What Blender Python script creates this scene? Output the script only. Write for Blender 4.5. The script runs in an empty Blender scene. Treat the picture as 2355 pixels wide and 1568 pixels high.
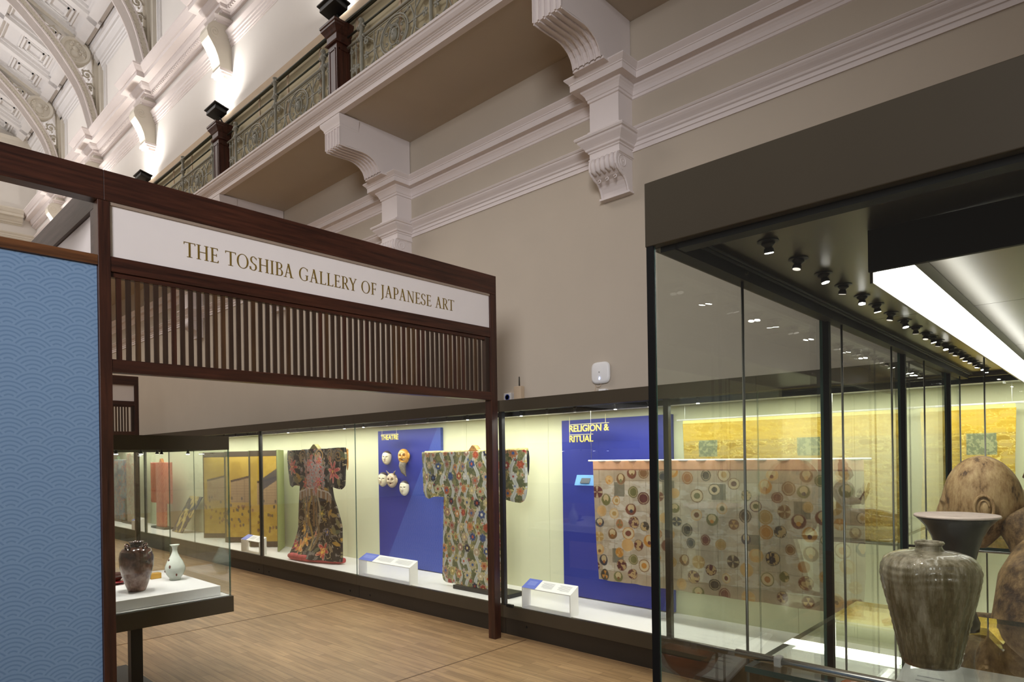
import bpy, bmesh, math, random
import numpy as np
from mathutils import Vector, Matrix
SC = bpy.context.scene
COL = SC.collection
random.seed(7)
PI = math.pi

# ------------------------------------------------------------------ camera
yaw = math.radians(46.826); rr = 0.014994; EYE = Vector((0, 0, 1.6))
F = Vector((math.sin(yaw), math.cos(yaw), 0)); R = Vector((math.cos(yaw), -math.sin(yaw), 0)); U = Vector((0, 0, 1))
cr, sr = math.cos(rr), math.sin(rr)
cam = bpy.data.cameras.new('camera'); cam_o = bpy.data.objects.new('camera', cam); COL.objects.link(cam_o)
ex = R * cr - U * sr; ey = R * sr + U * cr; ez = -F
M = Matrix(((ex.x, ey.x, ez.x, EYE.x), (ex.y, ey.y, ez.y, EYE.y), (ex.z, ey.z, ez.z, EYE.z), (0, 0, 0, 1)))
cam_o.matrix_world = M
cam.sensor_width = 36; cam.lens = 36 * 1497.0 / 2355; cam.shift_y = (1049.06 - 784) / 2355
cam.clip_start = 0.02; cam.clip_end = 200
SC.camera = cam_o
SC.view_settings.view_transform = 'Standard'; SC.view_settings.look = 'None'
SC.view_settings.gamma = 1; SC.view_settings.exposure = 0.0
SC.cycles.transparent_max_bounces = 32
SC.cycles.max_bounces = 10

# ------------------------------------------------------------------ world: soft light of the rest of the hall
w = bpy.data.worlds.new('hall'); SC.world = w; w.use_nodes = True
w.node_tree.nodes['Background'].inputs[0].default_value = (1.0, 0.90, 0.81, 1)
w.node_tree.nodes['Background'].inputs[1].default_value = 0.125

def srgb(r, g, b):
    f = lambda c: (c / 255 / 12.92) if c / 255 <= .04045 else ((c / 255 + .055) / 1.055) ** 2.4
    return (f(r), f(g), f(b))

def area(name, loc, rot, sx, sy, power, color, spread=None):
    l = bpy.data.lights.new(name, 'AREA'); l.shape = 'RECTANGLE'; l.size = sx; l.size_y = sy; l.energy = power; l.color = color
    if spread: l.spread = math.radians(spread)
    o = bpy.data.objects.new(name, l); COL.objects.link(o); o.location = loc; o.rotation_euler = rot
    return o

def aim(o, target):
    d = Vector(target) - o.location
    o.rotation_euler = d.to_track_quat('-Z', 'Y').to_euler()

def spot(name, loc, target, power, color, size=60, blend=.6, radius=.02):
    l = bpy.data.lights.new(name, 'SPOT'); l.energy = power; l.color = color; l.spot_size = math.radians(size); l.spot_blend = blend
    l.shadow_soft_size = radius
    o = bpy.data.objects.new(name, l); COL.objects.link(o); o.location = loc; aim(o, target)
    return o

# laylight over the middle of the hall and unseen spots added to brighten the vault
area('laylight', (-3.2, 17, 12.0), (0, 0, 0), 5.5, 16, 1050, (1.0, .94, .90))
for yy in (9, 13, 17, 21): spot('vault_fill_light', (-4.5, yy, 6.6), (1.6, yy + .5, 11.8), 560, (.93, .94, 1.0), 82, .5, .12)
wl = area('window_daylight', (-6, -3.0, 4.6), (0, 0, 0), 3.2, 3.2, 84, (.97, .96, 1.0), 50); aim(wl, (2.4, 4, 2.8))
# picture light inside the wall case
area('wall_case_light', (4.50, 7.5, 1.992), (0, 0, 0), .2, 19, 185, (1.0, .985, .90))
# near case strip and spots
K = 3.19; YC = lambda k: .155 + K * k

# ------------------------------------------------------------------ materials
def newmat(name):
    m = bpy.data.materials.new(name); m.use_nodes = True
    nt = m.node_tree; return m, nt, nt.nodes['Principled BSDF']

def L(nt, a, b): nt.links.new(a, b)

def mat(name, rgb, rough=.6, metal=0, var=.06, scale=8, bump=0, bscale=60, spec=.5, coat=0, emis=0):
    m, nt, b = newmat(name)
    c = srgb(*rgb)
    tc = nt.nodes.new('ShaderNodeTexCoord'); n = nt.nodes.new('ShaderNodeTexNoise'); n.inputs['Scale'].default_value = scale
    n.inputs['Detail'].default_value = 4
    L(nt, tc.outputs['Object'], n.inputs['Vector'])
    r = nt.nodes.new('ShaderNodeValToRGB')
    r.color_ramp.elements[0].position = .3; r.color_ramp.elements[1].position = .7
    r.color_ramp.elements[0].color = (*[x * (1 - var) for x in c], 1); r.color_ramp.elements[1].color = (*[min(1, x * (1 + var)) for x in c], 1)
    L(nt, n.outputs['Fac'], r.inputs['Fac']); L(nt, r.outputs['Color'], b.inputs['Base Color'])
    b.inputs['Roughness'].default_value = rough; b.inputs['Metallic'].default_value = metal
    b.inputs['Specular IOR Level'].default_value = spec
    b.inputs['Coat Weight'].default_value = coat
    if bump:
        n2 = nt.nodes.new('ShaderNodeTexNoise'); n2.inputs['Scale'].default_value = bscale; L(nt, tc.outputs['Object'], n2.inputs['Vector'])
        bp = nt.nodes.new('ShaderNodeBump'); bp.inputs['Strength'].default_value = bump; bp.inputs['Distance'].default_value = .01
        L(nt, n2.outputs['Fac'], bp.inputs['Height']); L(nt, bp.outputs['Normal'], b.inputs['Normal'])
    if emis:
        b.inputs['Emission Color'].default_value = (*c, 1); b.inputs['Emission Strength'].default_value = emis
    return m

def wood(name, dark, light, axis='X', rough=.4, scale=1.0):
    m, nt, b = newmat(name)
    tc = nt.nodes.new('ShaderNodeTexCoord'); mp = nt.nodes.new('ShaderNodeMapping')
    s = {'X': (1.2, 22, 22), 'Y': (22, 1.2, 22), 'Z': (22, 22, 1.2)}[axis]
    mp.inputs['Scale'].default_value = [v * scale for v in s]
    n = nt.nodes.new('ShaderNodeTexNoise'); n.inputs['Scale'].default_value = 1.6; n.inputs['Detail'].default_value = 8; n.inputs['Roughness'].default_value = .65
    L(nt, tc.outputs['Object'], mp.inputs['Vector']); L(nt, mp.outputs['Vector'], n.inputs['Vector'])
    r = nt.nodes.new('ShaderNodeValToRGB'); r.color_ramp.elements[0].position = .32; r.color_ramp.elements[1].position = .72
    r.color_ramp.elements[0].color = (*srgb(*dark), 1); r.color_ramp.elements[1].color = (*srgb(*light), 1)
    L(nt, n.outputs['Fac'], r.inputs['Fac']); L(nt, r.outputs['Color'], b.inputs['Base Color'])
    b.inputs['Roughness'].default_value = rough
    return m

def vcol(name, rough=.8, spec=.3, bump=.0, bscale=300, metal=0, coat=0):
    """cloth or lacquer whose woven or painted pattern sits in a colour attribute"""
    m, nt, b = newmat(name)
    a = nt.nodes.new('ShaderNodeVertexColor'); a.layer_name = 'pattern'
    tc = nt.nodes.new('ShaderNodeTexCoord'); n = nt.nodes.new('ShaderNodeTexNoise'); n.inputs['Scale'].default_value = bscale
    L(nt, tc.outputs['Object'], n.inputs['Vector'])
    mx = nt.nodes.new('ShaderNodeMix'); mx.data_type = 'RGBA'; mx.blend_type = 'OVERLAY'; mx.inputs[0].default_value = .18
    L(nt, a.outputs['Color'], mx.inputs[6]); L(nt, n.outputs['Color'], mx.inputs[7]); L(nt, mx.outputs[2], b.inputs['Base Color'])
    b.inputs['Roughness'].default_value = rough; b.inputs['Specular IOR Level'].default_value = spec; b.inputs['Metallic'].default_value = metal
    b.inputs['Coat Weight'].default_value = coat
    if bump:
        bp = nt.nodes.new('ShaderNodeBump'); bp.inputs['Strength'].default_value = bump; bp.inputs['Distance'].default_value = .004
        L(nt, n.outputs['Fac'], bp.inputs['Height']); L(nt, bp.outputs['Normal'], b.inputs['Normal'])
    return m

def emit(name, rgb, strength):
    m = bpy.data.materials.new(name); m.use_nodes = True; nt = m.node_tree
    nt.nodes.remove(nt.nodes['Principled BSDF']); e = nt.nodes.new('ShaderNodeEmission')
    e.inputs[0].default_value = (*rgb, 1); e.inputs[1].default_value = strength
    L(nt, e.outputs[0], nt.nodes['Material Output'].inputs[0]); return m

def glassmat(name, tint=(.965, .985, .97), base=.035, boost=.9, rough=0.0):
    """clear plate glass: straight-through transmission plus an angle-dependent mirror reflection"""
    m = bpy.data.materials.new(name); m.use_nodes = True; nt = m.node_tree
    nt.nodes.remove(nt.nodes['Principled BSDF'])
    t = nt.nodes.new('ShaderNodeBsdfTransparent'); t.inputs[0].default_value = (*tint, 1)
    g = nt.nodes.new('ShaderNodeBsdfGlossy'); g.inputs['Roughness'].default_value = rough; g.inputs['Color'].default_value = (1, 1, 1, 1)
    lw = nt.nodes.new('ShaderNodeLayerWeight'); lw.inputs['Blend'].default_value = .5
    p = nt.nodes.new('ShaderNodeMath'); p.operation = 'POWER'; p.inputs[1].default_value = 5
    mu = nt.nodes.new('ShaderNodeMath'); mu.operation = 'MULTIPLY_ADD'; mu.inputs[1].default_value = boost; mu.inputs[2].default_value = base
    L(nt, lw.outputs['Facing'], p.inputs[0]); L(nt, p.outputs[0], mu.inputs[0])
    mx = nt.nodes.new('ShaderNodeMixShader'); L(nt, mu.outputs[0], mx.inputs[0]); L(nt, t.outputs[0], mx.inputs[1]); L(nt, g.outputs[0], mx.inputs[2])
    L(nt, mx.outputs[0], nt.nodes['Material Output'].inputs[0]); return m

MT = {}
MT['wall'] = mat('wall_paint', (187, 175, 158), .8, var=.02, scale=2, bump=.03, bscale=180)
MT['plaster'] = mat('white_plaster', (222, 212, 208), .65, var=.015, scale=3)
MT['upper'] = mat('upper_wall_paint', (226, 221, 214), .8, var=.015, scale=2, bump=.05, bscale=40)
MT['vault'] = mat('vault_plaster', (228, 225, 222), .7, var=.015, scale=3)
MT['stone'] = mat('cream_plaster', (214, 207, 192), .7, var=.03, scale=6)
MT['mahogX'] = wood('mahogany_along_x', (34, 17, 12), (82, 45, 31), 'X', .34)
MT['mahogY'] = wood('mahogany_along_y', (38, 17, 11), (92, 47, 32), 'Y', .34)
MT['mahogZ'] = wood('mahogany_upright', (34, 17, 12), (78, 43, 29), 'Z', .36)
MT['railwood'] = wood('walnut_rail', (62, 36, 17), (120, 76, 42), 'X', .4)
MT['slatwood'] = wood('dark_slat_wood', (38, 24, 17), (66, 46, 32), 'Z', .45)
MT['newelwood'] = wood('newel_mahogany', (44, 20, 13), (86, 46, 33), 'Z', .4)
MT['board'] = mat('white_sign_board', (232, 224, 220), .55, var=.01)
MT['letter'] = mat('bronze_lettering', (128, 104, 44), .45, metal=.2, var=.08, scale=12)
MT['bronze'] = mat('bronze_case_metal', (74, 66, 52), .5, metal=.35, var=.06, scale=3)
MT['bronzedk'] = mat('dark_case_metal', (52, 45, 36), .5, metal=.3, var=.06, scale=3)
MT['casetop'] = mat('case_ceiling_metal', (84, 75, 60), .33, metal=.8, var=.05, scale=2)
MT['black'] = mat('black_metal', (22, 22, 21), .4, var=.1)
MT['gasket'] = mat('black_gasket', (13, 13, 13), .6, var=.1, spec=.25)
MT['iron'] = mat('painted_iron', (142, 140, 126), .5, var=.08, scale=30)
MT['irondk'] = mat('bare_iron_rail', (74, 78, 68), .42, metal=.5, var=.12, scale=30)
MT['screen'] = mat('hoarding_board', (186, 174, 140), .75, var=.04, scale=3)
MT['screenedge'] = mat('hoarding_trim', (200, 178, 150), .75, var=.03)
MT['deck'] = mat('white_case_deck', (236, 234, 232), .45, var=.01)
MT['panel'] = mat('lime_fabric_panel', (220, 221, 188), .9, var=.03, scale=2, bump=.05, bscale=500)
MT['white'] = mat('white_paint', (235, 233, 230), .45, var=.01)
MT['grey'] = mat('grey_paint', (150, 148, 142), .6, var=.03)
MT['label'] = mat('label_print_grey', (168, 168, 172), .6, var=.1, scale=80)
MT['bluelab'] = mat('blue_label', (78, 100, 196), .5, var=.04)
MT['chrome'] = mat('steel_rod', (190, 190, 186), .18, metal=1, var=.04)
MT['rod'] = mat('thin_steel_rod', (120, 120, 112), .35, metal=.9, var=.04)
MT['clear'] = glassmat('case_glass', (.95, .965, .95), .035, 1.0)
MT['edge'] = mat('glass_edge', (62, 92, 82), .2, var=.1, scale=10)
MT['shelfedge'] = mat('shelf_glass_edge', (48, 66, 62), .15, var=.15, scale=10)
MT['acrylic'] = glassmat('clear_acrylic', (.97, .97, .97), .06, .9, .02)
MT['strip'] = emit('strip_diffuser', (1, .985, .93), 7)
MT['lamp'] = emit('lit_lamp', (1, .98, .94), 60)
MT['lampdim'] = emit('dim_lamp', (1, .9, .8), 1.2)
MT['flood'] = emit('flood_lamp_face', (1, .97, .92), 12)
MT['led'] = emit('blue_led', (.35, .45, 1), 9)

# ------------------------------------------------------------------ mesh helpers
ORG = {}
class MB:
    def __init__(s): s.v = []; s.f = []; s.mi = []; s.m = 0
    def add(s, vs, fs, m=None):
        n = len(s.v); s.v += [tuple(p) for p in vs]; s.f += [tuple(i + n for i in f) for f in fs]
        s.mi += [s.m if m is None else m] * len(fs); return s
    def box(s, x0, x1, y0, y1, z0, z1, m=None):
        vs = [(x, y, z) for x in (x0, x1) for y in (y0, y1) for z in (z0, z1)]
        return s.add(vs, [(0, 1, 3, 2), (4, 6, 7, 5), (0, 4, 5, 1), (2, 3, 7, 6), (0, 2, 6, 4), (1, 5, 7, 3)], m)
    def prism(s, poly, axis, a, b, m=None):
        """poly in the two other axes (in xyz order) extruded along axis from a to b"""
        n = len(poly)
        def P(p, t):
            return {'x': (t, p[0], p[1]), 'y': (p[0], t, p[1]), 'z': (p[0], p[1], t)}[axis]
        vs = [P(p, a) for p in poly] + [P(p, b) for p in poly]
        fs = [tuple(range(n - 1, -1, -1)), tuple(range(n, 2 * n))] + [(i, (i + 1) % n, (i + 1) % n + n, i + n) for i in range(n)]
        return s.add(vs, fs, m)
    def rings(s, rings, closed=True, cap0=True, cap1=True, m=None):
        n = len(rings[0]); vs = [p for r in rings for p in r]; fs = []
        for j in range(len(rings) - 1):
            for i in range(n if closed else n - 1):
                a = j * n + i; b = j * n + (i + 1) % n
                fs.append((a, b, b + n, a + n))
        if cap0: fs.append(tuple(range(n - 1, -1, -1)))
        if cap1: fs.append(tuple(range((len(rings) - 1) * n, len(rings) * n)))
        return s.add(vs, fs, m)
    def lathe(s, prof, c, seg=32, axis='z', sx=1, sy=1, m=None):
        rs = []
        for r, h in prof:
            ring = []
            for i in range(seg):
                t = 2 * PI * i / seg; a = r * math.cos(t) * sx; b = r * math.sin(t) * sy
                ring.append({'z': (c[0] + a, c[1] + b, c[2] + h), 'y': (c[0] + b, c[1] + h, c[2] + a), 'x': (c[0] + h, c[1] + a, c[2] + b)}[axis])
            rs.append(ring)
        return s.rings(rs, m=m)
    def tube(s, pts, rad, seg=8, m=None, flat=1.0):
        pts = [Vector(p) for p in pts]; n = len(pts); rs = []
        rads = rad if isinstance(rad, (list, tuple)) else [rad] * n
        up = None
        for i, p in enumerate(pts):
            d = (pts[min(i + 1, n - 1)] - pts[max(i - 1, 0)])
            if d.length < 1e-9: d = Vector((0, 0, 1))
            d.normalize()
            if up is None: up = d.orthogonal().normalized()
            up = (up - d * up.dot(d)); 
            if up.length < 1e-6: up = d.orthogonal()
            up.normalize(); sd = d.cross(up)
            rs.append([tuple(p + (up * math.cos(2 * PI * k / seg) + sd * math.sin(2 * PI * k / seg)) * rads[i]) for k in range(seg)])
        return s.rings(rs, m=m)
    def ball(s, c, r, seg=16, m=None, sx=1, sy=1, sz=1):
        n = seg // 2; prof = []
        rs = []
        for j in range(n + 1):
            t = PI * j / n; q = max(math.sin(t), .001)
            rs.append([(c[0] + r * sx * q * math.cos(2 * PI * i / seg), c[1] + r * sy * q * math.sin(2 * PI * i / seg), c[2] - r * sz * math.cos(t)) for i in range(seg)])
        return s.rings(rs, m=m)
    def build(s, name, mats, parent=None, smooth=False, bevel=0, origin=None):
        me = bpy.data.meshes.new(name)
        if not isinstance(mats, (list, tuple)): mats = [mats]
        a = np.array(s.v, dtype=float)
        if parent is None:
            if origin is None: origin = Vector(((a[:, 0].min() + a[:, 0].max()) / 2, (a[:, 1].min() + a[:, 1].max()) / 2, a[:, 2].min()))
            o0 = Vector(origin)
        else: o0 = ORG[parent.name]
        me.from_pydata([tuple(v) for v in (a - np.array(o0))], [], s.f); me.update()
        for m in mats: me.materials.append(m)
        me.polygons.foreach_set('material_index', s.mi)
        bm = bmesh.new(); bm.from_mesh(me); bmesh.ops.recalc_face_normals(bm, faces=bm.faces); bm.to_mesh(me); bm.free()
        if smooth: me.polygons.foreach_set('use_smooth', [True] * len(me.polygons))
        o = bpy.data.objects.new(name, me); COL.objects.link(o); ORG[o.name] = o0
        if parent is None: o.location = o0
        else: o.parent = parent
        if bevel:
            b = o.modifiers.new('bevel', 'BEVEL'); b.width = bevel; b.segments = 2; b.limit_method = 'ANGLE'
        if smooth == 'auto':
            try:
                bm = bmesh.new(); bm.from_mesh(me)
                for e in bm.edges:
                    if len(e.link_faces) == 2 and e.calc_face_angle(0) > .6: e.smooth = False
                bm.to_mesh(me); bm.free()
            except Exception: pass
        return o

def empty(name, loc, label, cat, group=None):
    o = bpy.data.objects.new(name, None); COL.objects.link(o); o.location = loc; o.empty_display_size = .1
    ORG[o.name] = Vector(loc); return tag(o, label, cat, group)
def tag(o, label, cat, group=None, kind=None):
    o['label'] = label; o['category'] = cat
    if group: o['group'] = group
    if kind: o['kind'] = kind
    return o
def struct(o): o['kind'] = 'structure'; return o
def copy_tree(o, parent=None):
    c = o.copy(); COL.objects.link(c)
    if parent is not None: c.parent = parent
    ORG[c.name] = ORG.get(o.name, Vector((0, 0, 0))).copy()
    for ch in [x for x in bpy.data.objects if x.parent == o]: copy_tree(ch, c)
    return c
def dup(o, delta, label, name=None):
    c = copy_tree(o); c.location = Vector(o.location) + Vector(delta); c['label'] = label; return c

def pane(x0, x1, y0, y1, z0, z1, name, parent, edge='edge'):
    mb = MB(); d = [x1 - x0, y1 - y0, z1 - z0]; k = d.index(min(d))
    fm = {0: [0, 0, 1, 1, 1, 1], 1: [1, 1, 0, 0, 1, 1], 2: [1, 1, 1, 1, 0, 0]}[k]
    mb.box(x0, x1, y0, y1, z0, z1); mb.mi = fm
    return mb.build(name, [MT['clear'], MT[edge]], parent)

def ushape(mb, prof, X, D, yc, w, m=None, close_back=True):
    """moulding that runs round three sides of a pier standing off wall plane X (towards -x)"""
    rings = []
    for o, z in prof:
        y0 = yc - w / 2 - o; y1 = yc + w / 2 + o; x = X - D - o
        rings.append([(X + .01, y0, z), (x, y0, z), (x, y1, z), (X + .01, y1, z)])
    mb.rings(rings, m=m)
def sqshape(mb, prof, xc, yc, m=None):
    rings = [[(xc - o, yc - o, z), (xc - o, yc + o, z), (xc + o, yc + o, z), (xc + o, yc - o, z)] for o, z in prof]
    mb.rings(rings, m=m)
def mould(mb, prof, X, y0, y1, m=None):
    """moulding of (projection, z) run along y on wall plane X"""
    poly = [(X + .02, prof[0][1])] + [(X - o, z) for o, z in prof] + [(X + .02, prof[-1][1])]
    mb.prism(poly, 'y', y0, y1, m)

# ------------------------------------------------------------------ floor
def floor_mat():
    m, nt, b = newmat('oak_strip_floor')
    tc = nt.nodes.new('ShaderNodeTexCoord'); mp = nt.nodes.new('ShaderNodeMapping'); mp.inputs['Rotation'].default_value = (0, 0, PI / 2)
    L(nt, tc.outputs['Object'], mp.inputs['Vector'])
    br = nt.nodes.new('ShaderNodeTexBrick'); br.inputs['Scale'].default_value = 1; br.inputs['Brick Width'].default_value = .55; br.inputs['Row Height'].default_value = .065
    br.inputs['Mortar Size'].default_value = .0012; br.inputs['Color1'].default_value = (*srgb(164, 132, 93), 1); br.inputs['Color2'].default_value = (*srgb(184, 150, 108), 1)
    br.inputs['Mortar'].default_value = (*srgb(104, 76, 48), 1); br.offset = .37; br.inputs['Bias'].default_value = 0
    L(nt, mp.outputs['Vector'], br.inputs['Vector'])
    mp2 = nt.nodes.new('ShaderNodeMapping'); mp2.inputs['Scale'].default_value = (14, 1.1, 1); L(nt, tc.outputs['Object'], mp2.inputs['Vector'])
    n = nt.nodes.new('ShaderNodeTexNoise'); n.inputs['Scale'].default_value = 2.5; n.inputs['Detail'].default_value = 7; L(nt, mp2.outputs['Vector'], n.inputs['Vector'])
    mx = nt.nodes.new('ShaderNodeMix'); mx.data_type = 'RGBA'; mx.blend_type = 'OVERLAY'; mx.inputs[0].default_value = .45
    L(nt, br.outputs['Color'], mx.inputs[6]); L(nt, n.outputs['Fac'], mx.inputs[7]); L(nt, mx.outputs[2], b.inputs['Base Color'])
    b.inputs['Roughness'].default_value = .42; b.inputs['Specular IOR Level'].default_value = .4
    return m
MT['floor'] = floor_mat()
mb = MB(); mb.box(-9, 5.05, -6, 22.2, -.1, 0); struct(mb.build('floor', MT['floor']))
mb = MB(); mb.box(1.4, 4.2, 3.80, 3.812, 0, .002); mb.box(-4, 4.2, 6.42, 6.43, 0, .002)
struct(mb.build('trim_1', mat('floor_joint_strip', (120, 92, 62), .5)))

# ------------------------------------------------------------------ right wall, lower storey
Y0, Y1 = -4.5, 22.2
mb = MB(); mb.box(5.05, 5.35, Y0, Y1, 0, 5.5); struct(mb.build('wall_right', MT['wall']))
um = [(0, 4.785), (.012, 4.79), (.012, 4.812), (.02, 4.816), (.024, 4.83), (.03, 4.845), (.044, 4.865), (.055, 4.875), (.058, 4.885), (.058, 4.89), (.125, 4.89), (.125, 4.945), (.132, 4.948), (.132, 4.958), (.14, 4.965), (.155, 4.98), (.165, 4.99), (.165, 5.0), (.0, 5.008)]
LMZ = lambda z: 4.315 + (z - 4.315) * .76
lm = [(.012, 4.315), (.012, 4.365), (.022, 4.37), (.022, 4.41), (.035, 4.42), (.04, 4.435), (.04, 4.44), (.052, 4.455), (.07, 4.475), (.085, 4.495), (.09, 4.505), (.09, 4.515), (.1, 4.52), (.11, 4.535), (.1, 4.55), (.06, 4.565), (.045, 4.575), (.035, 4.585), (.0, 4.595)]
lm = [(o, LMZ(z)) for o, z in lm]
for i, pr in ((2, um), (3, lm)):
    mb = MB(); mould(mb, pr, 5.05, Y0, Y1); struct(mb.build('trim_%d' % i, MT['plaster']))

def pier(k, label):
    yc = YC(k); root = empty('wall_pier', (5.05, yc, 3.94), label, 'pier', 'plaster piers carrying the balcony')
    mb = MB(); ushape(mb, [(0, 4.25), (0, 4.99)], 5.05, .22, yc, .31); mb.build('shaft', MT['plaster'], root)
    mb = MB()
    pr = [(o + .0009, z + .0017) for o, z in um]
    ushape(mb, pr, 5.05, .22, yc, .31); mb.build('cornice_block', MT['plaster'], root)
    mb = MB()
    pr = [(0, 4.255), (.012, 4.262), (.012, 4.275), (.004, 4.28), (.004, 4.325), (.014, 4.33), (.014, 4.342), (.03, 4.35), (.034, 4.36), (.034, 4.365), (.045, 4.378), (.066, 4.40), (.08, 4.415), (.085, 4.425), (.085, 4.432), (.1, 4.438), (.108, 4.452), (.1, 4.465), (.07, 4.475), (.05, 4.488), (.045, 4.50), (.02, 4.51), (.015, 4.525), (0, 4.53)]
    ushape(mb, pr, 5.05, .22, yc, .31); mb.build('capital', MT['plaster'], root)
    # scroll corbel: S curve with rolled gadroons, foot plate
    mb = MB()
    S = [(.0, 4.255), (.235, 4.255), (.25, 4.225), (.255, 4.19), (.25, 4.155), (.225, 4.125), (.18, 4.10), (.135, 4.085), (.105, 4.06), (.085, 4.03), (.07, 4.0), (.062, 3.965), (.0, 3.965)]
    mb.prism([(5.05 - o, z) for o, z in S], 'y', yc - .15, yc + .15); 
    for s in (-1, 1):
        y = yc + s * .15
        mb.tube([(5.05 - .16 + math.cos(t) * (.012 + t * .0055), y, 4.19 + math.sin(t) * (.012 + t * .0055)) for t in np.linspace(0, 11, 46)], .006, 6)
        mb.tube([(5.05 - o, yc + s * .14, z) for o, z in S[1:-1]], .012, 6)
    mb.box(4.975, 5.05, yc - .165, yc + .165, 3.945, 3.965)
    mb.build('scroll_corbel', MT['plaster'], root, bevel=.003)
    mb = MB()
    for i in range(5):
        y = yc - .1 + i * .05
        mb.tube([(5.05 - .245, y, 4.25), (5.05 - .258, y, 4.20), (5.05 - .25, y, 4.15), (5.05 - .215, y, 4.12)], [.018, .024, .024, .012], 8)
    for i in (-1, 0, 1):
        mb.tube([(5.05 - .185 + .002 * abs(i), yc + i * .085 + math.cos(t) * .014, 4.075 + math.sin(t) * .014) for t in np.linspace(0, 5.4, 12)], .006, 6)
    mb.build('gadroon', MT['plaster'], root, smooth=True)
    return root
PL = ['plaster wall pier with scroll corbel nearest the big dark showcase', 'plaster wall pier with scroll corbel rising behind the right end of the white sign board',
      'plaster wall pier seen through the slats, second from their left end', 'plaster wall pier seen through the leftmost gaps of the slats']
for i, k in enumerate((1, 2, 3, 4)): pier(k, PL[i])

# ------------------------------------------------------------------ balcony
mb = MB()
mb.prism([(5.06, 5.50), (4.06, 5.50), (4.06, 5.60), (4.30, 5.62), (4.30, 5.75), (5.06, 5.75)], 'y', Y0, Y1)
struct(mb.build('ceiling_2', MT['wall']))
mb = MB()
fp = [(4.10, 5.49), (4.035, 5.49), (4.035, 5.545), (4.028, 5.548), (4.028, 5.556), (4.015, 5.565), (4.01, 5.575), (4.0, 5.58), (4.0, 5.586), (3.985, 5.592), (3.975, 5.605), (3.965, 5.62), (3.96, 5.64), (3.95, 5.645), (3.95, 5.67), (3.96, 5.675), (4.3, 5.75), (4.3, 5.6), (4.10, 5.6)]
mb.prism(fp, 'y', Y0, Y1); struct(mb.build('trim_4', MT['plaster']))

def bracket(k, label):
    yc = YC(k); root = empty('balcony_bracket', (4.7, yc, 4.99), label, 'bracket', 'fluted brackets under the balcony')
    arm = [(5.04, 5.50), (4.06, 5.50), (4.06, 5.15), (4.35, 5.16), (4.41, 5.155), (4.47, 5.14), (4.52, 5.115), (4.56, 5.075), (4.58, 5.035), (4.59, 5.0), (5.04, 5.0)]
    mb = MB(); mb.prism(arm, 'y', yc - .15, yc + .15); mb.build('arm', MT['plaster'], root)
    mb = MB()
    rings = []
    for o, z in [(0, 5.345), (.008, 5.35), (.008, 5.365), (.018, 5.37), (.018, 5.385), (.024, 5.40), (.045, 5.43), (.058, 5.455), (.06, 5.47), (.06, 5.485), (0, 5.49)]:
        rings.append([(4.30, yc + .15 + o * 1.6, z), (4.055 - o * .3, yc + .15 + o * 1.6, z), (4.055 - o * .3, yc - .15 - o * .3, z), (4.30, yc - .15 - o * .3, z)])
    mb.rings(rings); mb.build('cap_moulding', MT['plaster'], root)
    mb = MB()      # flutes: raised fillets between the channels, on the face and under the arm
    for i in range(6):
        y = yc - .15 + .3 * i / 5
        y0, y1 = max(y - .008, yc - .15), min(y + .008, yc + .15)
        mb.box(4.045, 4.062, y0, y1, 5.15, 5.345)
        path = [(4.06, 5.15), (4.20, 5.152), (4.35, 5.16), (4.41, 5.155), (4.47, 5.14), (4.52, 5.115), (4.56, 5.075), (4.58, 5.035), (4.59, 4.995)]
        low = [(p[0] - (.012 if j > 3 else 0), p[1] - .014) for j, p in enumerate(path)]
        mb.prism(path + low[::-1], 'y', y0, y1)
    mb.build('fluting', MT['plaster'], root)
    mb = MB(); mb.box(4.60, 4.72, yc - .165, yc + .165, 4.975, 4.995)
    mb.build('foot_block', MT['plaster'], root)
    return root
BL = ['fluted plaster bracket under the balcony, the largest, cut by the top edge', 'fluted plaster bracket under the middle of the balcony, above the sign',
      'fluted plaster bracket just showing over the long mahogany beam', 'fluted plaster bracket farthest along, hidden by the mahogany beam']
for i, k in enumerate((1, 2, 3)): bracket(k, BL[i])

# upper wall and hoarding behind the railing
mb = MB(); mb.box(4.27, 4.6, Y0, Y1, 5.75, 11.2); struct(mb.build('wall_upper', MT['upper']))
hr = empty('hoarding', (4.24, 9, 5.75), 'beige boarding fixed behind the iron balcony railing', 'hoarding')
mb = MB(); mb.box(4.262, 4.272, 1.2, 21, 5.70, 6.78); mb.build('board', MT['screen'], hr)
mb = MB(); mb.box(4.255, 4.275, 1.2, 21, 6.70, 6.80); mb.build('top_trim', MT['screenedge'], hr)
y = 1.5
while y < 20:
    mb = MB(); mb.box(4.252, 4.262, y, y + .035, 5.70, 6.70); mb.build('batten', MT['screenedge'], hr); y += .8

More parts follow.
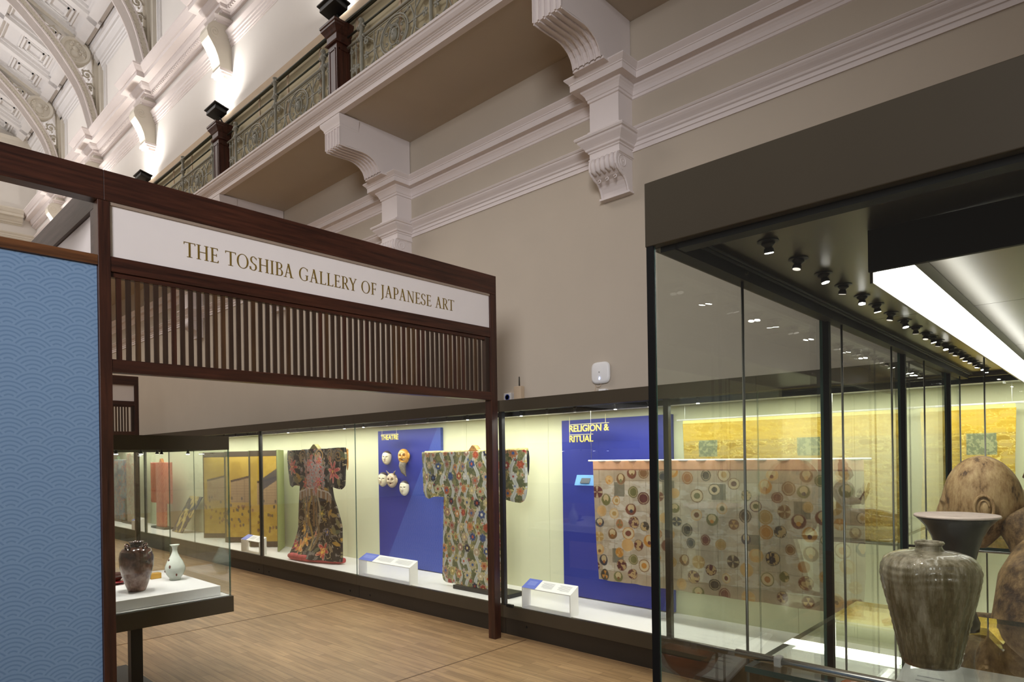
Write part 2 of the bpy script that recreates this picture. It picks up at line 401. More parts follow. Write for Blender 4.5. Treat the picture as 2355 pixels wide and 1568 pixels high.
# newel posts
def newel(k, label):
    yc = YC(k) + .01; xc = 4.20; root = empty('newel_post', (xc, yc, 5.68), label, 'newel post', 'mahogany newel posts on the balcony')
    mb = MB(); sqshape(mb, [(.09, 5.68), (.09, 6.38)], xc - .035, yc); mb.build('shaft', MT['newelwood'], root, bevel=.004)
    mb = MB(); sqshape(mb, [(.11, 6.34), (.118, 6.35), (.11, 6.365), (.10, 6.37), (.10, 6.44), (.112, 6.45), (.125, 6.475), (.142, 6.50), (.15, 6.51), (.15, 6.53), (.16, 6.54), (.16, 6.565), (.0, 6.60)], xc - .035, yc)
    mb.build('cap', MT['newelwood'], root)
    for s, ax in ((-1, 'x'), (-1, 'y')):
        mb = MB()
        a, b_, z0, z1 = -.065, .065, 5.76, 6.28
        if ax == 'x':
            x = xc - .125
            for (u0, u1, v0, v1) in ((a, b_, z0, z0 + .014), (a, b_, z1 - .014, z1), (a, a + .014, z0, z1), (b_ - .014, b_, z0, z1)): mb.box(x - .007, x, yc + u0, yc + u1, v0, v1)
        else:
            yy = yc - .09; 
            for (u0, u1, v0, v1) in ((a, b_, z0, z0 + .014), (a, b_, z1 - .014, z1), (a, a + .014, z0, z1), (b_ - .014, b_, z0, z1)): mb.box(xc - .035 + u0, xc - .035 + u1, yy - .007, yy, v0, v1)
        mb.build('panel_bead', MT['newelwood'], root)
for k, lb in ((2, 'dark mahogany newel post, the nearest and largest on the balcony'), (3, 'dark mahogany newel post, smaller one further left along the balcony'),
              (4, 'dark mahogany newel post mostly hidden behind the beam at the balcony far end')): newel(k, lb)

# iron railing, one per bay
def rosette(mb, y, z, r, x):
    mb.ball((x, y, z), r * .45, 8, sx=.6)
    for i in range(5):
        t = 2 * PI * i / 5 + .3
        mb.ball((x, y + math.cos(t) * r * .7, z + math.sin(t) * r * .7), r * .38, 8, sx=.5)
def scroll(mb, y, z, r, a0, turns, dirn, x, rad=.009, n=26):
    pts = [(x, y + r * (1 - .8 * t) * math.cos(a0 + dirn * turns * 2 * PI * t), z + r * (1 - .8 * t) * math.sin(a0 + dirn * turns * 2 * PI * t)) for t in np.linspace(0, 1, n)]
    mb.tube(pts, rad, 6); mb.ball(pts[-1], rad * 1.9, 8)
def iron_panel(y0, y1, root):
    x = 4.19; zc = 6.055; h = .37; yc = (y0 + y1) / 2; hw = (y1 - y0) / 2
    mb = MB()
    el = lambda a, b, n=40: [(x, yc + a * math.cos(2 * PI * i / n), zc + b * math.sin(2 * PI * i / n)) for i in range(n + 1)]
    mb.tube(el(.235, .19), .011, 6); mb.tube(el(.205, .163), .006, 6); mb.tube(el(.085, .105, 24), .008, 6)
    mb.ball((x, yc, zc), .05, 12, sx=.6, sz=1.35); mb.ball((x - .02, yc, zc - .005), .016, 8)
    for s in (-1, 1): mb.ball((x - .02, yc + s * .02, zc + .02), .012, 8)
    for i in range(9):
        t = PI * i / 8; mb.tube([(x, yc + .05 * math.cos(t), zc + .04 + .04 * math.sin(t)), (x - .005, yc + .075 * math.cos(t), zc + .055 + .07 * math.sin(t))], [.012, .004], 6)
    for i in range(8):
        t = 2 * PI * i / 8 + .39; scroll(mb, yc + .145 * math.cos(t), zc + .125 * math.sin(t), .03, t, .8, (-1) ** i, x, .006, 14)
    for sy in (-1, 1):
        for sz in (-1, 1):
            mb.tube([(x, yc + sy * .17, zc + sz * .14), (x, yc + sy * .28, zc + sz * .17), (x, yc + sy * .33, zc + sz * .05), (x, yc + sy * .34, zc)], .009, 6)
            scroll(mb, yc + sy * (hw - .07), zc + sz * .155, .045, PI / 2 * sz, 1.1, -sy * sz, x)
            mb.tube([(x, yc + sy * .34, zc), (x, yc + sy * .36, zc + sz * .1), (x, yc + sy * (hw - .07), zc + sz * .2)], .008, 6)
            rosette(mb, yc + sy * .235, zc + sz * .16, .028, x)
        rosette(mb, yc + sy * (hw - .06), zc, .045, x); rosette(mb, yc + sy * .345, zc, .04, x)
        mb.tube([(x, yc + sy * .235, zc), (x, yc + sy * (hw - .06), zc)], .009, 6)
        mb.tube([(x, yc + sy * .36, zc - .2), (x, yc + sy * .36, zc + .2)], .006, 6)
    mb.tube([(x, y0, zc - .2), (x, y1, zc - .2)], .008, 6); mb.tube([(x, y0, zc + .2), (x, y1, zc + .2)], .006, 6)
    return mb.build('scrollwork_panel', MT['iron'], root, smooth=True)
def stanchion(y, top, root, tall):
    x = 4.19; mb = MB()
    pr = [(.001, 5.66), (.03, 5.66), (.03, 5.68), (.02, 5.69), (.018, 6.18), (.022, 6.19), (.022, 6.21), (.018, 6.22), (.02, 6.25), (.036, 6.27), (.038, 6.29), (.03, 6.315), (.02, 6.33), (.02, 6.37), (.036, 6.39), (.038, 6.41), (.03, 6.43), (.02, 6.44)]
    if tall: pr += [(.028, 6.455), (.018, 6.47), (.028, 6.485), (.018, 6.50), (.026, 6.51), (.018, 6.52), (.022, 6.56), (.034, 6.585), (.034, 6.605), (.02, 6.62), (.03, 6.635), (.034, 6.65), (.001, 6.665)]
    else: pr += [(.016, 6.455), (.03, 6.465), (.034, 6.48), (.028, 6.495), (.001, 6.50)]
    mb.lathe([(r, z) for r, z in pr], (x, y, 0), 12)
    for z in (6.29, 6.41) + ((6.6,) if tall else ()):
        for s in (-1, 1):
            mb.lathe([(.001, -.012), (.024, -.012), (.024, .012), (.001, .012)], (x, y + s * .055, z), 10, 'y')
    mb.build('stanchion', MT['iron'], root, smooth=True)
def railing(k, label):
    ya = YC(k) + .13; yb = YC(k + 1) - .13; x = 4.19
    root = empty('iron_railing', (x, (ya + yb) / 2, 5.66), label, 'railing', 'cast iron railing bays on the balcony')
    ym = (ya + yb) / 2; s1 = ya + .27; s2 = yb - .27
    mb = MB(); mb.tube([(x, ya - .05, 6.60), (x, yb + .05, 6.60)], .017, 10); mb.build('handrail', MT['irondk'], root, smooth=True)
    mb = MB(); mb.tube([(x + .035, ya - .05, 6.615), (x + .035, yb + .05, 6.615)], .014, 10); mb.build('handrail', MT['irondk'], root, smooth=True)
    mb = MB(); mb.tube([(x, ya, 6.41), (x, yb, 6.41)], .012, 10); mb.build('middle_rail', MT['irondk'], root, smooth=True)
    mb = MB(); mb.tube([(x, ya, 6.29), (x, yb, 6.29)], .016, 10); mb.build('panel_rail', MT['iron'], root, smooth=True)
    for y, t in ((s1, 0), (ym, 1), (s2, 0)): stanchion(y, 0, root, t)
    iron_panel(s1 + .03, ym - .03, root); iron_panel(ym + .03, s2 - .03, root)
    for a, b in ((ya, s1 - .03), (s2 + .03, yb)):
        mb = MB(); yc = (a + b) / 2; zc = 6.0
        for s in (-1, 1):
            mb.tube([(x, yc + s * .045, 5.68), (x, yc + s * .045, 6.27)], .008, 6)
            for z in (5.74, zc, 6.2): scroll(mb, yc + s * .04, z, .035, 0 if s > 0 else PI, 1, s, x, .006, 14)
        rosette(mb, yc, zc, .05, x); rosette(mb, yc - .08, zc, .03, x)
        mb.build('narrow_scroll_panel', MT['iron'], root, smooth=True)
RL = ['iron scrollwork railing bay cut by the top edge, right of the nearest newel post', 'iron scrollwork railing bay between the two clearly seen newel posts',
      'iron scrollwork railing bay left of the smaller newel post, above the beam', 'iron scrollwork railing bay at the far end behind the mahogany beam']
for i, k in enumerate((1, 2, 3)): railing(k, RL[i])

# floodlights on the newel posts
def flood(k, label):
    yc = YC(k) - .02; root = empty('floodlight', (4.12, yc, 6.62), label, 'floodlight', 'floodlights washing the upper wall')
    mb = MB()
    a = [(3.99, 6.66), (4.16, 6.62), (4.17, 6.70), (4.0, 6.745)]
    a = [(x_, z_ + .065) for x_, z_ in a]; mb.prism(a, 'y', yc - .16, yc + .16); mb.prism([(3.97, 6.795), (4.18, 6.745), (4.185, 6.765), (3.975, 6.815)], 'y', yc - .19, yc + .19)
    mb.build('housing', MT['black'], root, bevel=.006)
    mb = MB(); mb.prism([(4.0, 6.814), (4.17, 6.772), (4.171, 6.778), (4.001, 6.82)], 'y', yc - .12, yc + .12); mb.build('lamp_face', MT['flood'], root)
    mb = MB(); mb.tube([(4.12, yc, 6.69), (4.19, yc, 6.59)], .012, 8); mb.build('mounting_arm', MT['black'], root)
    l = area('floodlight_beam', (4.0, yc, 6.88), (0, 0, 0), .24, .12, 19, (1, .97, .93), spread=165)
    aim(l, (4.02, yc - .05, 8.4))
FL = ['black floodlight cut by the top edge, above the nearest newel post', 'black floodlight above the smaller newel post, lighting the middle pool on the wall', 'black floodlight just over the long mahogany beam']
for i, k in enumerate((2, 3, 4)): flood(k, FL[i])
for k in (5, 6, 1):
    l = area('floodlight_beam', (4.0, YC(k), 6.88), (0, 0, 0), .24, .12, 19, (1, .97, .93), spread=165); aim(l, (4.02, YC(k) - .05, 8.4))

# upper cornice
arch = [(.01, 7.74), (.01, 7.765), (.025, 7.77), (.025, 7.80), (.04, 7.805), (.04, 7.845), (.055, 7.85), (.055, 7.885), (.075, 7.91), (.09, 7.93), (.09, 7.95), (.02, 7.96)]
corn = [(.03, 8.17), (.05, 8.18), (.05, 8.20), (.09, 8.205), (.09, 8.25), (.12, 8.26), (.15, 8.29), (.17, 8.33), (.17, 8.345), (.28, 8.35), (.28, 8.42), (.30, 8.43), (.33, 8.47), (.35, 8.50), (.36, 8.51), (.36, 8.54), (.0, 8.56)]
mb = MB(); mould(mb, arch, 4.27, Y0, Y1); struct(mb.build('trim_5', MT['plaster']))
mb = MB(); mould(mb, corn, 4.27, Y0, Y1)
y = 5.0
while y < Y1:
    mb.box(4.27 - .115, 4.27 - .085, y, y + .035, 8.205, 8.25); y += .06
struct(mb.build('trim_6', MT['plaster']))
def cbracket(k, label):
    yc = YC(k); root = empty('cornice_bracket', (4.27, yc, 7.3), label, 'bracket', 'scrolled brackets of the upper cornice')
    X = 4.27
    S = [(X, 8.2), (4.10, 8.2), (4.08, 8.12), (4.06, 8.05), (3.99, 8.0), (3.93, 7.93), (3.91, 7.85), (3.93, 7.77), (3.98, 7.70), (4.03, 7.62), (4.07, 7.52), (4.09, 7.43), (4.10, 7.38), (X, 7.38)]
    mb = MB(); mb.prism(S, 'y', yc - .13, yc + .13)
    for s in (-1, 1):
        mb.tube([(4.03 + math.cos(t) * (.01 + t * .006), yc + s * .13, 7.87 + math.sin(t) * (.01 + t * .006)) for t in np.linspace(0, 12, 40)], .007, 6)
    mb.build('scroll', MT['stone'], root)
    mb = MB(); ushape(mb, [(0, 8.02), (.015, 8.03), (.015, 8.05), (.03, 8.06), (.05, 8.09), (.055, 8.10), (.0, 8.115)], X, .22, yc, .27); mb.build('abacus', MT['plaster'], root)
    mb = MB()
    for z, r in ((7.36, .10), (7.33, .085), (7.29, .06), (7.26, .03)): mb.box(X - r * 1.9, X, yc - r * 1.5, yc + r * 1.5, z - .03, z + .01)
    mb.build('pendant', MT['plaster'], root)
    mb = MB(); ushape(mb, [(o + .0011, z + .0017) for o, z in corn], X, .12, yc, .31); mb.build('cornice_break', MT['plaster'], root)
    return root
CB = ['scrolled cornice bracket, the nearest at the top edge', 'scrolled cornice bracket in the middle, above the middle floodlight', 'scrolled cornice bracket just over the mahogany beam', 'scrolled cornice bracket seen through the gap below the mahogany beam']
for i, k in enumerate((3, 4, 5, 6)): cbracket(k, CB[i])

# vault: sloping coffered ceiling, wall-head moulding, ribs
def cz(x): return 10.42 + (4.27 - x) * .52
mb = MB(); mb.prism([(4.6, 10.3), (4.27, 10.42), (0, cz(0)), (-5, cz(0) + .5), (-12, cz(0)), (-12, 13.6), (4.6, 13.4)], 'y', Y0, Y1)
struct(mb.build('ceiling', MT['vault']))
mb = MB()
wh = [(0, 10.0), (.02, 10.02), (.02, 10.06), (.04, 10.07), (.04, 10.12), (.06, 10.13), (.06, 10.18), (.09, 10.2), (.12, 10.25), (.14, 10.28), (.14, 10.33), (.17, 10.34), (.19, 10.40), (.22, 10.42), (.22, 10.6)]
mould(mb, wh, 4.27, Y0, Y1); struct(mb.build('trim_7', MT['vault']))
mb = MB()
def slab(x0, x1, y0, y1, d):      # a bar lying on the slope, depth d
    n = Vector((-.52, 0, -1)).normalized()
    q = [Vector((x0, 0, cz(x0))), Vector((x1, 0, cz(x1)))]; p = [a + n * d for a in q]
    mb.prism([(q[0].x, q[0].z), (q[1].x, q[1].z), (p[1].x, p[1].z), (p[0].x, p[0].z)], 'y', y0, y1)
for i, x in enumerate(np.arange(4.0, .2, -1.15)):
    slab(x, x - .16, 6, Y1, .13); slab(x + .05, x - .21, 6, Y1, .06)
for k in range(2, 7):
    for f in (0, .333, .667):
        yb = YC(k) + f * K; slab(4.05, .2, yb - .08, yb + .08, .13); slab(4.05, .2, yb - .13, yb + .13, .06)
        for x in np.arange(3.43, .5, -1.15):
            yy = yb + K / 6; xx = x
            n = Vector((-.52, 0, -1)).normalized()
            for s, d in ((.34, .02), (.27, .035), (.18, .05)):
                a = [(xx + s * .8, yy - s * .8), (xx + s * .8, yy + s * .8), (xx - s * .8, yy + s * .8), (xx - s * .8, yy - s * .8)]
                t = .035
                for (u0, u1, v0, v1) in ((-s, s, -s, -s + t), (-s, s, s - t, s), (-s, -s + t, -s, s), (s - t, s, -s, s)):
                    slab(xx + v1 * .8, xx + v0 * .8, yy + u0 * .95, yy + u1 * .95, d)
struct(mb.build('trim_8', MT['vault']))
def interp(pts, n):
    pts = [Vector((p[0], 0, p[1])) for p in pts]; out = []
    for i in range(len(pts) - 1):
        p0 = pts[max(i - 1, 0)]; p1 = pts[i]; p2 = pts[i + 1]; p3 = pts[min(i + 2, len(pts) - 1)]
        for j in range(n):
            t = j / n
            q = .5 * ((2 * p1) + (p2 - p0) * t + (2 * p0 - 5 * p1 + 4 * p2 - p3) * t * t + (3 * p1 - p0 - 3 * p2 + p3) * t ** 3); out.append((q.x, q.z))
    out.append((pts[-1].x, pts[-1].z)); return out
INTR = interp([(4.10, 8.55), (4.06, 8.83), (3.90, 9.41), (3.68, 9.82), (3.38, 10.23), (3.11, 10.52), (2.75, 10.86), (2.2, 11.24), (1.5, 11.62), (.6, 12.0)], 4)
def rib(k, label):
    yc = YC(k); root = empty('ceiling_rib', (4.1, yc, 8.55), label, 'ceiling rib', 'arched ribs of the plaster vault')
    n = len(INTR)
    def off(d):
        o = []
        for i, p in enumerate(INTR):
            a = INTR[max(i - 1, 0)]; b = INTR[min(i + 1, n - 1)]; t = Vector((b[0] - a[0], b[1] - a[1])).normalized()
            o.append((p[0] + t.y * d * 1.0, p[1] - t.x * d) if True else p)
        return [(min(x, 4.26), z) for x, z in o]
    side = off(.17)
    side = [(p[0] + (p[0] - q[0]), p[1] + (p[1] - q[1])) if False else q for p, q in zip(INTR, side)]
    mb = MB(); mb.prism(INTR + side[::-1], 'y', yc - .14, yc + .14); mb.build('arch_band', MT['stone'], root)
    e1 = off(.03); e2 = off(.05); e3 = off(.13); e4 = off(.155)
    mb = MB(); mb.prism(INTR + e1[::-1], 'y', yc - .17, yc + .17); mb.prism(e3 + e4[::-1], 'y', yc - .17, yc + .17); mb.build('arch_moulding', MT['plaster'], root)
    mb = MB()
    for i in range(0, n - 1):
        for u in (0, .5):
            x = e2[i][0] * (1 - u) + e2[i + 1][0] * u; z = e2[i][1] * (1 - u) + e2[i + 1][1] * u; mb.ball((x, yc - .15, z), .018, 6)
            x = e3[i][0] * (1 - u) + e3[i + 1][0] * u; z = e3[i][1] * (1 - u) + e3[i + 1][1] * u; mb.ball((x, yc - .15, z), .015, 6)
    mb.build('bead_course', MT['stone'], root)
    # head bar and wall bar of the spandrel
    mb = MB(); mb.prism([(4.26, 10.42), (.6, cz(.6) - .02), (.6, cz(.6) - .14), (4.26, 10.28)], 'y', yc - .1, yc + .1)
    mb.prism([(4.26, 8.6), (4.18, 8.6), (4.14, 10.4), (4.26, 10.4)], 'y', yc - .1, yc + .1)
    mb.prism([(4.30, 8.56), (4.21, 8.56), (4.21, 10.4), (4.30, 10.4)], 'y', yc - .24, yc + .24)
    mb.build('spandrel_frame', MT['stone'], root)
    # medallion
    mb = MB(); c = (3.80, yc, 10.28); R0 = .255
    mb.lathe([(.001, -.09), (R0 + .03, -.09), (R0 + .03, -.11), (R0, -.14), (R0 - .04, -.12), (R0 - .05, -.09), (R0 - .06, -.075), (.001, -.075)], c, 36, 'y')
    mb.lathe([(.001, -.075), (R0, -.075), (R0, .1), (.001, .1)], c, 30, 'y')
    mb.build('medallion', MT['stone'], root)
    rnd = random.Random(k); mb = MB()
    mb.ball((c[0], yc - .09, c[2] + .05), .06, 10, sy=.7); mb.ball((c[0] - .01, yc - .085, c[2] - .06), .09, 10, sy=.5)
    for i in range(26):
        t = rnd.random() * 2 * PI; q = .19 * math.sqrt(rnd.random()); mb.ball((c[0] + q * math.cos(t), yc - .085, c[2] + q * math.sin(t)), .018 + rnd.random() * .02, 8, sy=.9)
    mb.build('relief', MT['stone'], root, smooth=True)
    # foliage scrollwork of the pierced spandrel
    for (x, z, r) in ((3.40, 10.56, .11), (3.19, 10.70, .085), (3.0, 10.82, .06), (2.85, 10.92, .045), (4.02, 9.90, .10), (4.07, 9.66, .075), (4.11, 9.45, .05), (4.13, 9.28, .04)):
        mb = MB(); pts = [(x + r * (1 - .85 * t) * math.cos(9 * t), yc - .02, z + r * (1 - .85 * t) * math.sin(9 * t)) for t in np.linspace(0, 1, 26)]
        mb.tube(pts, .016, 6); mb.ball((x, yc - .03, z), .03, 8)
        for q in range(5):
            t = q * 1.25; mb.ball((x + r * 1.0 * math.cos(t), yc - .03, z + r * 1.0 * math.sin(t)), .022, 6)
        mb.build('pierced_scrollwork', MT['stone'], root, smooth=True)
RB = ['arched plaster rib nearest the viewer, cut by the top edge', 'arched plaster rib with the medallion nearest the top left', 'arched plaster rib with a medallion at the left edge, behind the other', 'arched plaster rib at the far end of the vault']
for i, k in enumerate((4, 5, 6)): rib(k, RB[i])
# small pilaster strips on the wall above the cornice
mb = MB()
for k in range(3, 7):
    for d in (.36, .42, .48): mb.box(4.24, 4.27, YC(k) + d, YC(k) + d + .03, 8.56, 10.1); mb.box(4.24, 4.27, YC(k) - d - .03, YC(k) - d, 8.56, 10.1)
struct(mb.build('trim_9', MT['vault']))

# end wall
mb = MB(); mb.box(-12, 5.35, 22.2, 22.5, 0, 13.5); struct(mb.build('wall_back', MT['upper']))
def mouldx(mb, prof, Y, x0, x1):
    mb.prism([(Y + .02, prof[0][1])] + [(Y - o, z) for o, z in prof] + [(Y + .02, prof[-1][1])], 'x', x0, x1)
mb = MB(); mouldx(mb, arch, 22.2, -12, 4.2); mouldx(mb, corn, 22.2, -12, 3.93); mouldx(mb, [(0, 10.0), (.05, 10.02), (.1, 10.12), (.16, 10.2), (.25, 10.3), (.25, 10.42), (.3, 10.5), (0, 10.6)], 22.2, -12, 4.2)
mb.box(1.0, 3.2, 22.13, 22.2, 8.9, 10.0); mb.box(1.15, 3.05, 22.10, 22.14, 9.0, 9.9)
struct(mb.build('trim_10', MT['stone']))

# ------------------------------------------------------------------ serif lettering for the sign
def arcpoly(cx, cy, rx, ry, a0, a1, thick, thin, n=20):
    o, i = [], []
    for t in np.linspace(math.radians(a0), math.radians(a1), n):
        th = thin + (thick - thin) * abs(math.cos(t)) ** 1.4
        o.append((cx + rx * math.cos(t), cy + ry * math.sin(t)))
        i.append((cx + (rx - th) * math.cos(t), cy + (ry - thin - (th - thin) * .25) * math.sin(t)))
    return [[o[k], o[k + 1], i[k + 1], i[k]] for k in range(n - 1)]
ST, TH, SF = .115, .042, .035
def R4(x0, x1, y0, y1): return [(x0, y0), (x1, y0), (x1, y1), (x0, y1)]
def serif(xc, y, wd, up): return R4(xc - wd / 2, xc + wd / 2, y - (0 if up else SF), y + (SF if up else 0))
def vst(xc, wd=.28): return [R4(xc - ST / 2, xc + ST / 2, 0, 1), serif(xc, 0, wd, 1), serif(xc, 1, wd, 0)]
def diag(x0, y0, x1, y1, w_): return [(x0 - w_ / 2, y0), (x0 + w_ / 2, y0), (x1 + w_ / 2, y1), (x1 - w_ / 2, y1)]
def glyph(c):
    if c == 'T': return .74, [R4(0, .74, .955, 1), [(0, .84), (.03, .84), (.05, 1), (0, 1)], [(.71, .84), (.74, .84), (.74, 1), (.69, 1)], R4(.37 - ST / 2, .37 + ST / 2, 0, 1), serif(.37, 0, .34, 1)]
    if c == 'H': return .86, vst(.17) + vst(.69) + [R4(.17, .69, .49, .535)]
    if c == 'I': return .34, vst(.17)
    if c == 'L': return .60, vst(.17) + [R4(.14, .56, 0, .045), [(.50, 0), (.56, 0), (.60, .17), (.56, .17)]]
    if c == 'E': return .62, vst(.17) + [R4(.14, .56, 0, .045), [(.50, 0), (.56, 0), (.60, .17), (.56, .17)], R4(.14, .54, .955, 1), [(.51, .84), (.54, .84), (.54, 1), (.48, 1)], R4(.17, .46, .49, .532), R4(.435, .465, .42, .61)]
    if c == 'F': return .56, vst(.17) + [R4(.14, .54, .955, 1), [(.51, .84), (.54, .84), (.54, 1), (.48, 1)], R4(.17, .45, .47, .512), R4(.425, .455, .40, .59)]
    if c == 'O': return .90, arcpoly(.44, .5, .42, .52, 0, 360, .115, .04, 40)
    if c == 'G': return .84, arcpoly(.44, .5, .42, .52, 48, 312, .115, .04, 30) + [R4(.62, .73, .08, .42), R4(.55, .80, .40, .435), [(.70, .74), (.73, .74), (.735, .95), (.69, .90)]]
    if c == 'S': return .56, arcpoly(.28, .745, .235, .27, 30, 180, .10, .04, 12) + arcpoly(.30, .76, .255, .27, 180, 250, .11, .08, 8) + [[(.16, .53), (.24, .50), (.47, .36), (.36, .46)], [(.12, .60), (.22, .50), (.44, .33), (.50, .42)]] + arcpoly(.25, .255, .27, .27, -180, 70, .11, .04, 20) + [R4(.48, .51, .78, .93), R4(.0, .03, .06, .25)]
    if c == 'B': return .64, vst(.17) + [R4(.14, .36, .955, 1), R4(.14, .36, .50, .54), R4(.14, .38, 0, .045)] + arcpoly(.33, .76, .24, .24, -90, 90, .10, .04, 14) + arcpoly(.35, .265, .27, .265, -90, 90, .115, .04, 14)
    if c == 'R': return .68, vst(.17) + [R4(.14, .34, .955, 1), R4(.14, .34, .45, .49)] + arcpoly(.33, .725, .25, .275, -90, 90, .11, .04, 14) + [diag(.64, 0, .36, .47, .13), serif(.64, 0, .14, 1)]
    if c == 'P': return .60, vst(.17) + [R4(.14, .34, .955, 1), R4(.22, .34, .42, .46)] + arcpoly(.33, .71, .26, .29, -90, 90, .11, .04, 14)
    if c == 'A': return .78, [diag(.12, 0, .37, 1.0, .05), diag(.62, 0, .37, 1.03, .125), R4(.22, .54, .33, .37), serif(.12, 0, .25, 1), serif(.64, 0, .29, 1)]
    if c == 'N': return .86, [R4(.15, .20, 0, 1), R4(.68, .73, 0, 1), diag(.70, -.02, .17, 1.0, .12), serif(.17, 0, .25, 1), serif(.13, 1, .22, 0), serif(.705, 1, .25, 0)]
    if c == 'Y': return .70, [diag(.36, .45, .09, 1, .125), diag(.36, .45, .63, 1, .05), R4(.36 - ST / 2, .36 + ST / 2, 0, .5), serif(.36, 0, .30, 1), serif(.09, 1, .24, 0), serif(.62, 1, .2, 0)]
    if c == 'J': return .36, [R4(.19 - ST / 2, .19 + ST / 2, -.08, 1), serif(.19, 1, .28, 0), [(.245, -.08), (.13, -.08), (.06, -.20), (-.02, -.26), (.02, -.28), (.14, -.2)]]
    return .34, []

def portal(Yp, label, first):
    d = Yp - 4.02; X0 = 1.05 if first else 2.0
    root = empty('entrance_portal', (2.6, Yp, 0), label, 'portal')
    yb = Yp + .09
    def bx(name, m, *a, bevel=.002):
        mb = MB(); mb.box(*a); return mb.build(name, MT[m], root, bevel=bevel)
    if first:
        bx('top_beam', 'mahogX', -2.2, 1.075, Yp, yb, 3.025, 3.19); bx('top_beam', 'mahogX', 1.076, 4.11, Yp, yb, 3.025, 3.19)
        bx('post', 'mahogZ', 1.045, 1.105, Yp, Yp + .08, 0, 3.024)
        bx('panel_rail', 'railwood', -2.2, 1.044, Yp, Yp + .07, 2.668, 2.722)
        p = bx('blue_panel', 'wave', -2.2, 1.044, Yp + .02, Yp + .05, .02, 2.667)
        p['label'] = 'blue panel with overlapping wave pattern'
        bx('side_beam', 'sidebeam', 1.05, 1.10, Yp + .10, 6.6, 3.0, 3.175)
        bx('side_post', 'sidebeam', 1.05, 1.10, Yp + .085, Yp + .16, 0, 2.998)
        bx('side_panel', 'board', 1.07, 1.08, Yp + .16, 6.6, 1.2, 2.998)
    else:
        bx('top_beam', 'mahogX', X0, 4.11, Yp, yb, 3.025, 3.19)
        bx('post', 'mahogZ', X0 - .06, X0, Yp, Yp + .08, 0, 3.024)
    bx('post', 'mahogZ', 4.035, 4.11, Yp, Yp + .08, 0, 3.024)
    xa = 1.105 if first else X0
    sg = bx('sign_board', 'board', xa, 4.035, Yp + .018, Yp + .035, 2.727, 3.024, bevel=0)
    bx('sign_reveal', 'reveal', xa, 4.035, Yp + .006, Yp + .019, 3.008, 3.0245, bevel=0)
    bx('middle_rail', 'mahogX', xa, 4.035, Yp + .004, Yp + .07, 2.645, 2.727)
    bx('slat_head', 'mahogX', xa, 4.035, Yp + .02, Yp + .06, 2.618, 2.645)
    bx('lower_rail', 'mahogX', xa, 4.035, Yp + .004, Yp + .07, 2.094, 2.165)
    x = 1.136 if first else X0 + .05
    while x < 3.96:
        mb = MB(); mb.box(x, x + .0255, Yp + .026, Yp + .040, 2.165, 2.618); mb.build('slat', [MT['slatwood'], MT['mahogZ'], MT['slatwood2']][random.choice((0, 0, 1, 2))], root)
        x += .0479
    bx('end_stile', 'slatwood', 3.985, 4.034, Yp + .015, Yp + .06, 2.165, 2.645)
    if first:
        txt = 'THE TOSHIBA GALLERY OF JAPANESE ART'
        tot = sum(glyph(c)[0] + .055 for c in txt); H = .088; sx = (3.632 - 1.492) / tot / H
        cx = 1.492
        for c in txt:
            wd, polys = glyph(c)
            if polys:
                mb = MB()
                for j, p in enumerate(polys):
                    n = len(p); P = [(cx + a * H * sx, 2.812 + b * H) for a, b in p]
                    ya, yb2 = Yp + .0155 - .00003 * (j % 7), Yp + .018
                    mb.prism(P, 'y', ya, yb2)
                mb.build('letter', MT['letter'], sg)
            cx += (wd + .055) * H * sx
    return root

def wave_mat():
    m, nt, b = newmat('blue_wave_panel')
    # seigaiha: overlapping fans of concentric arcs, in object x / z
    tc = nt.nodes.new('ShaderNodeTexCoord'); sp = nt.nodes.new('ShaderNodeSeparateXYZ'); L(nt, tc.outputs['Object'], sp.inputs[0])
    def M_(op, a, b_=None, c=None):
        n = nt.nodes.new('ShaderNodeMath'); n.operation = op
        for i, v in enumerate((a, b_, c)):
            if v is None: continue
            if hasattr(v, 'is_output'): L(nt, v, n.inputs[i])
            else: n.inputs[i].default_value = v
        return n.outputs[0]
    Wd, Hh = .205, .0914
    best = None
    for row in (0, 1, 2):       # rows in front override rows behind
        zr = M_('SUBTRACT', sp.outputs['Z'], row * Hh / 2 - Hh)
        q = M_('FLOOR', M_('DIVIDE', sp.outputs['Z'], Hh / 2))
        # row index k = q - row ; its base height is k*Hh/2
        k = M_('SUBTRACT', q, float(row)); zz = M_('SUBTRACT', sp.outputs['Z'], M_('MULTIPLY', k, Hh / 2))
        par = M_('MULTIPLY', M_('FLOORED_MODULO', k, 2.0), Wd / 2)
        xx = M_('SUBTRACT', M_('FLOORED_MODULO', M_('ADD', sp.outputs['X'], par), Wd), Wd / 2)
        rad = M_('SQRT', M_('ADD', M_('MULTIPLY', xx, xx), M_('MULTIPLY', zz, zz)))
        ring = M_('GREATER_THAN', M_('SINE', M_('MULTIPLY', rad, 2 * PI / .0215)), .35)
        inside = M_('LESS_THAN', rad, .1055)
        val = M_('MULTIPLY', ring, inside)
        if best is None: best = val
        else: best = M_('ADD', M_('MULTIPLY', inside, val), M_('MULTIPLY', M_('SUBTRACT', 1.0, inside), best))
    mx = nt.nodes.new('ShaderNodeMix'); mx.data_type = 'RGBA'; L(nt, best, mx.inputs[0])
    mx.inputs[6].default_value = (*srgb(124, 152, 184), 1); mx.inputs[7].default_value = (*srgb(106, 136, 170), 1)
    L(nt, mx.outputs[2], b.inputs['Base Color']); b.inputs['Roughness'].default_value = .45
    return m
MT['wave'] = wave_mat()
MT['sidebeam'] = wood('grey_weathered_beam', (62, 50, 46), (96, 82, 78), 'Y', .45)
MT['reveal'] = mat('sign_reveal', (150, 132, 116), .6)
MT['slatwood2'] = wood('reddish_slat_wood', (46, 27, 14), (86, 58, 32), 'Z', .45)
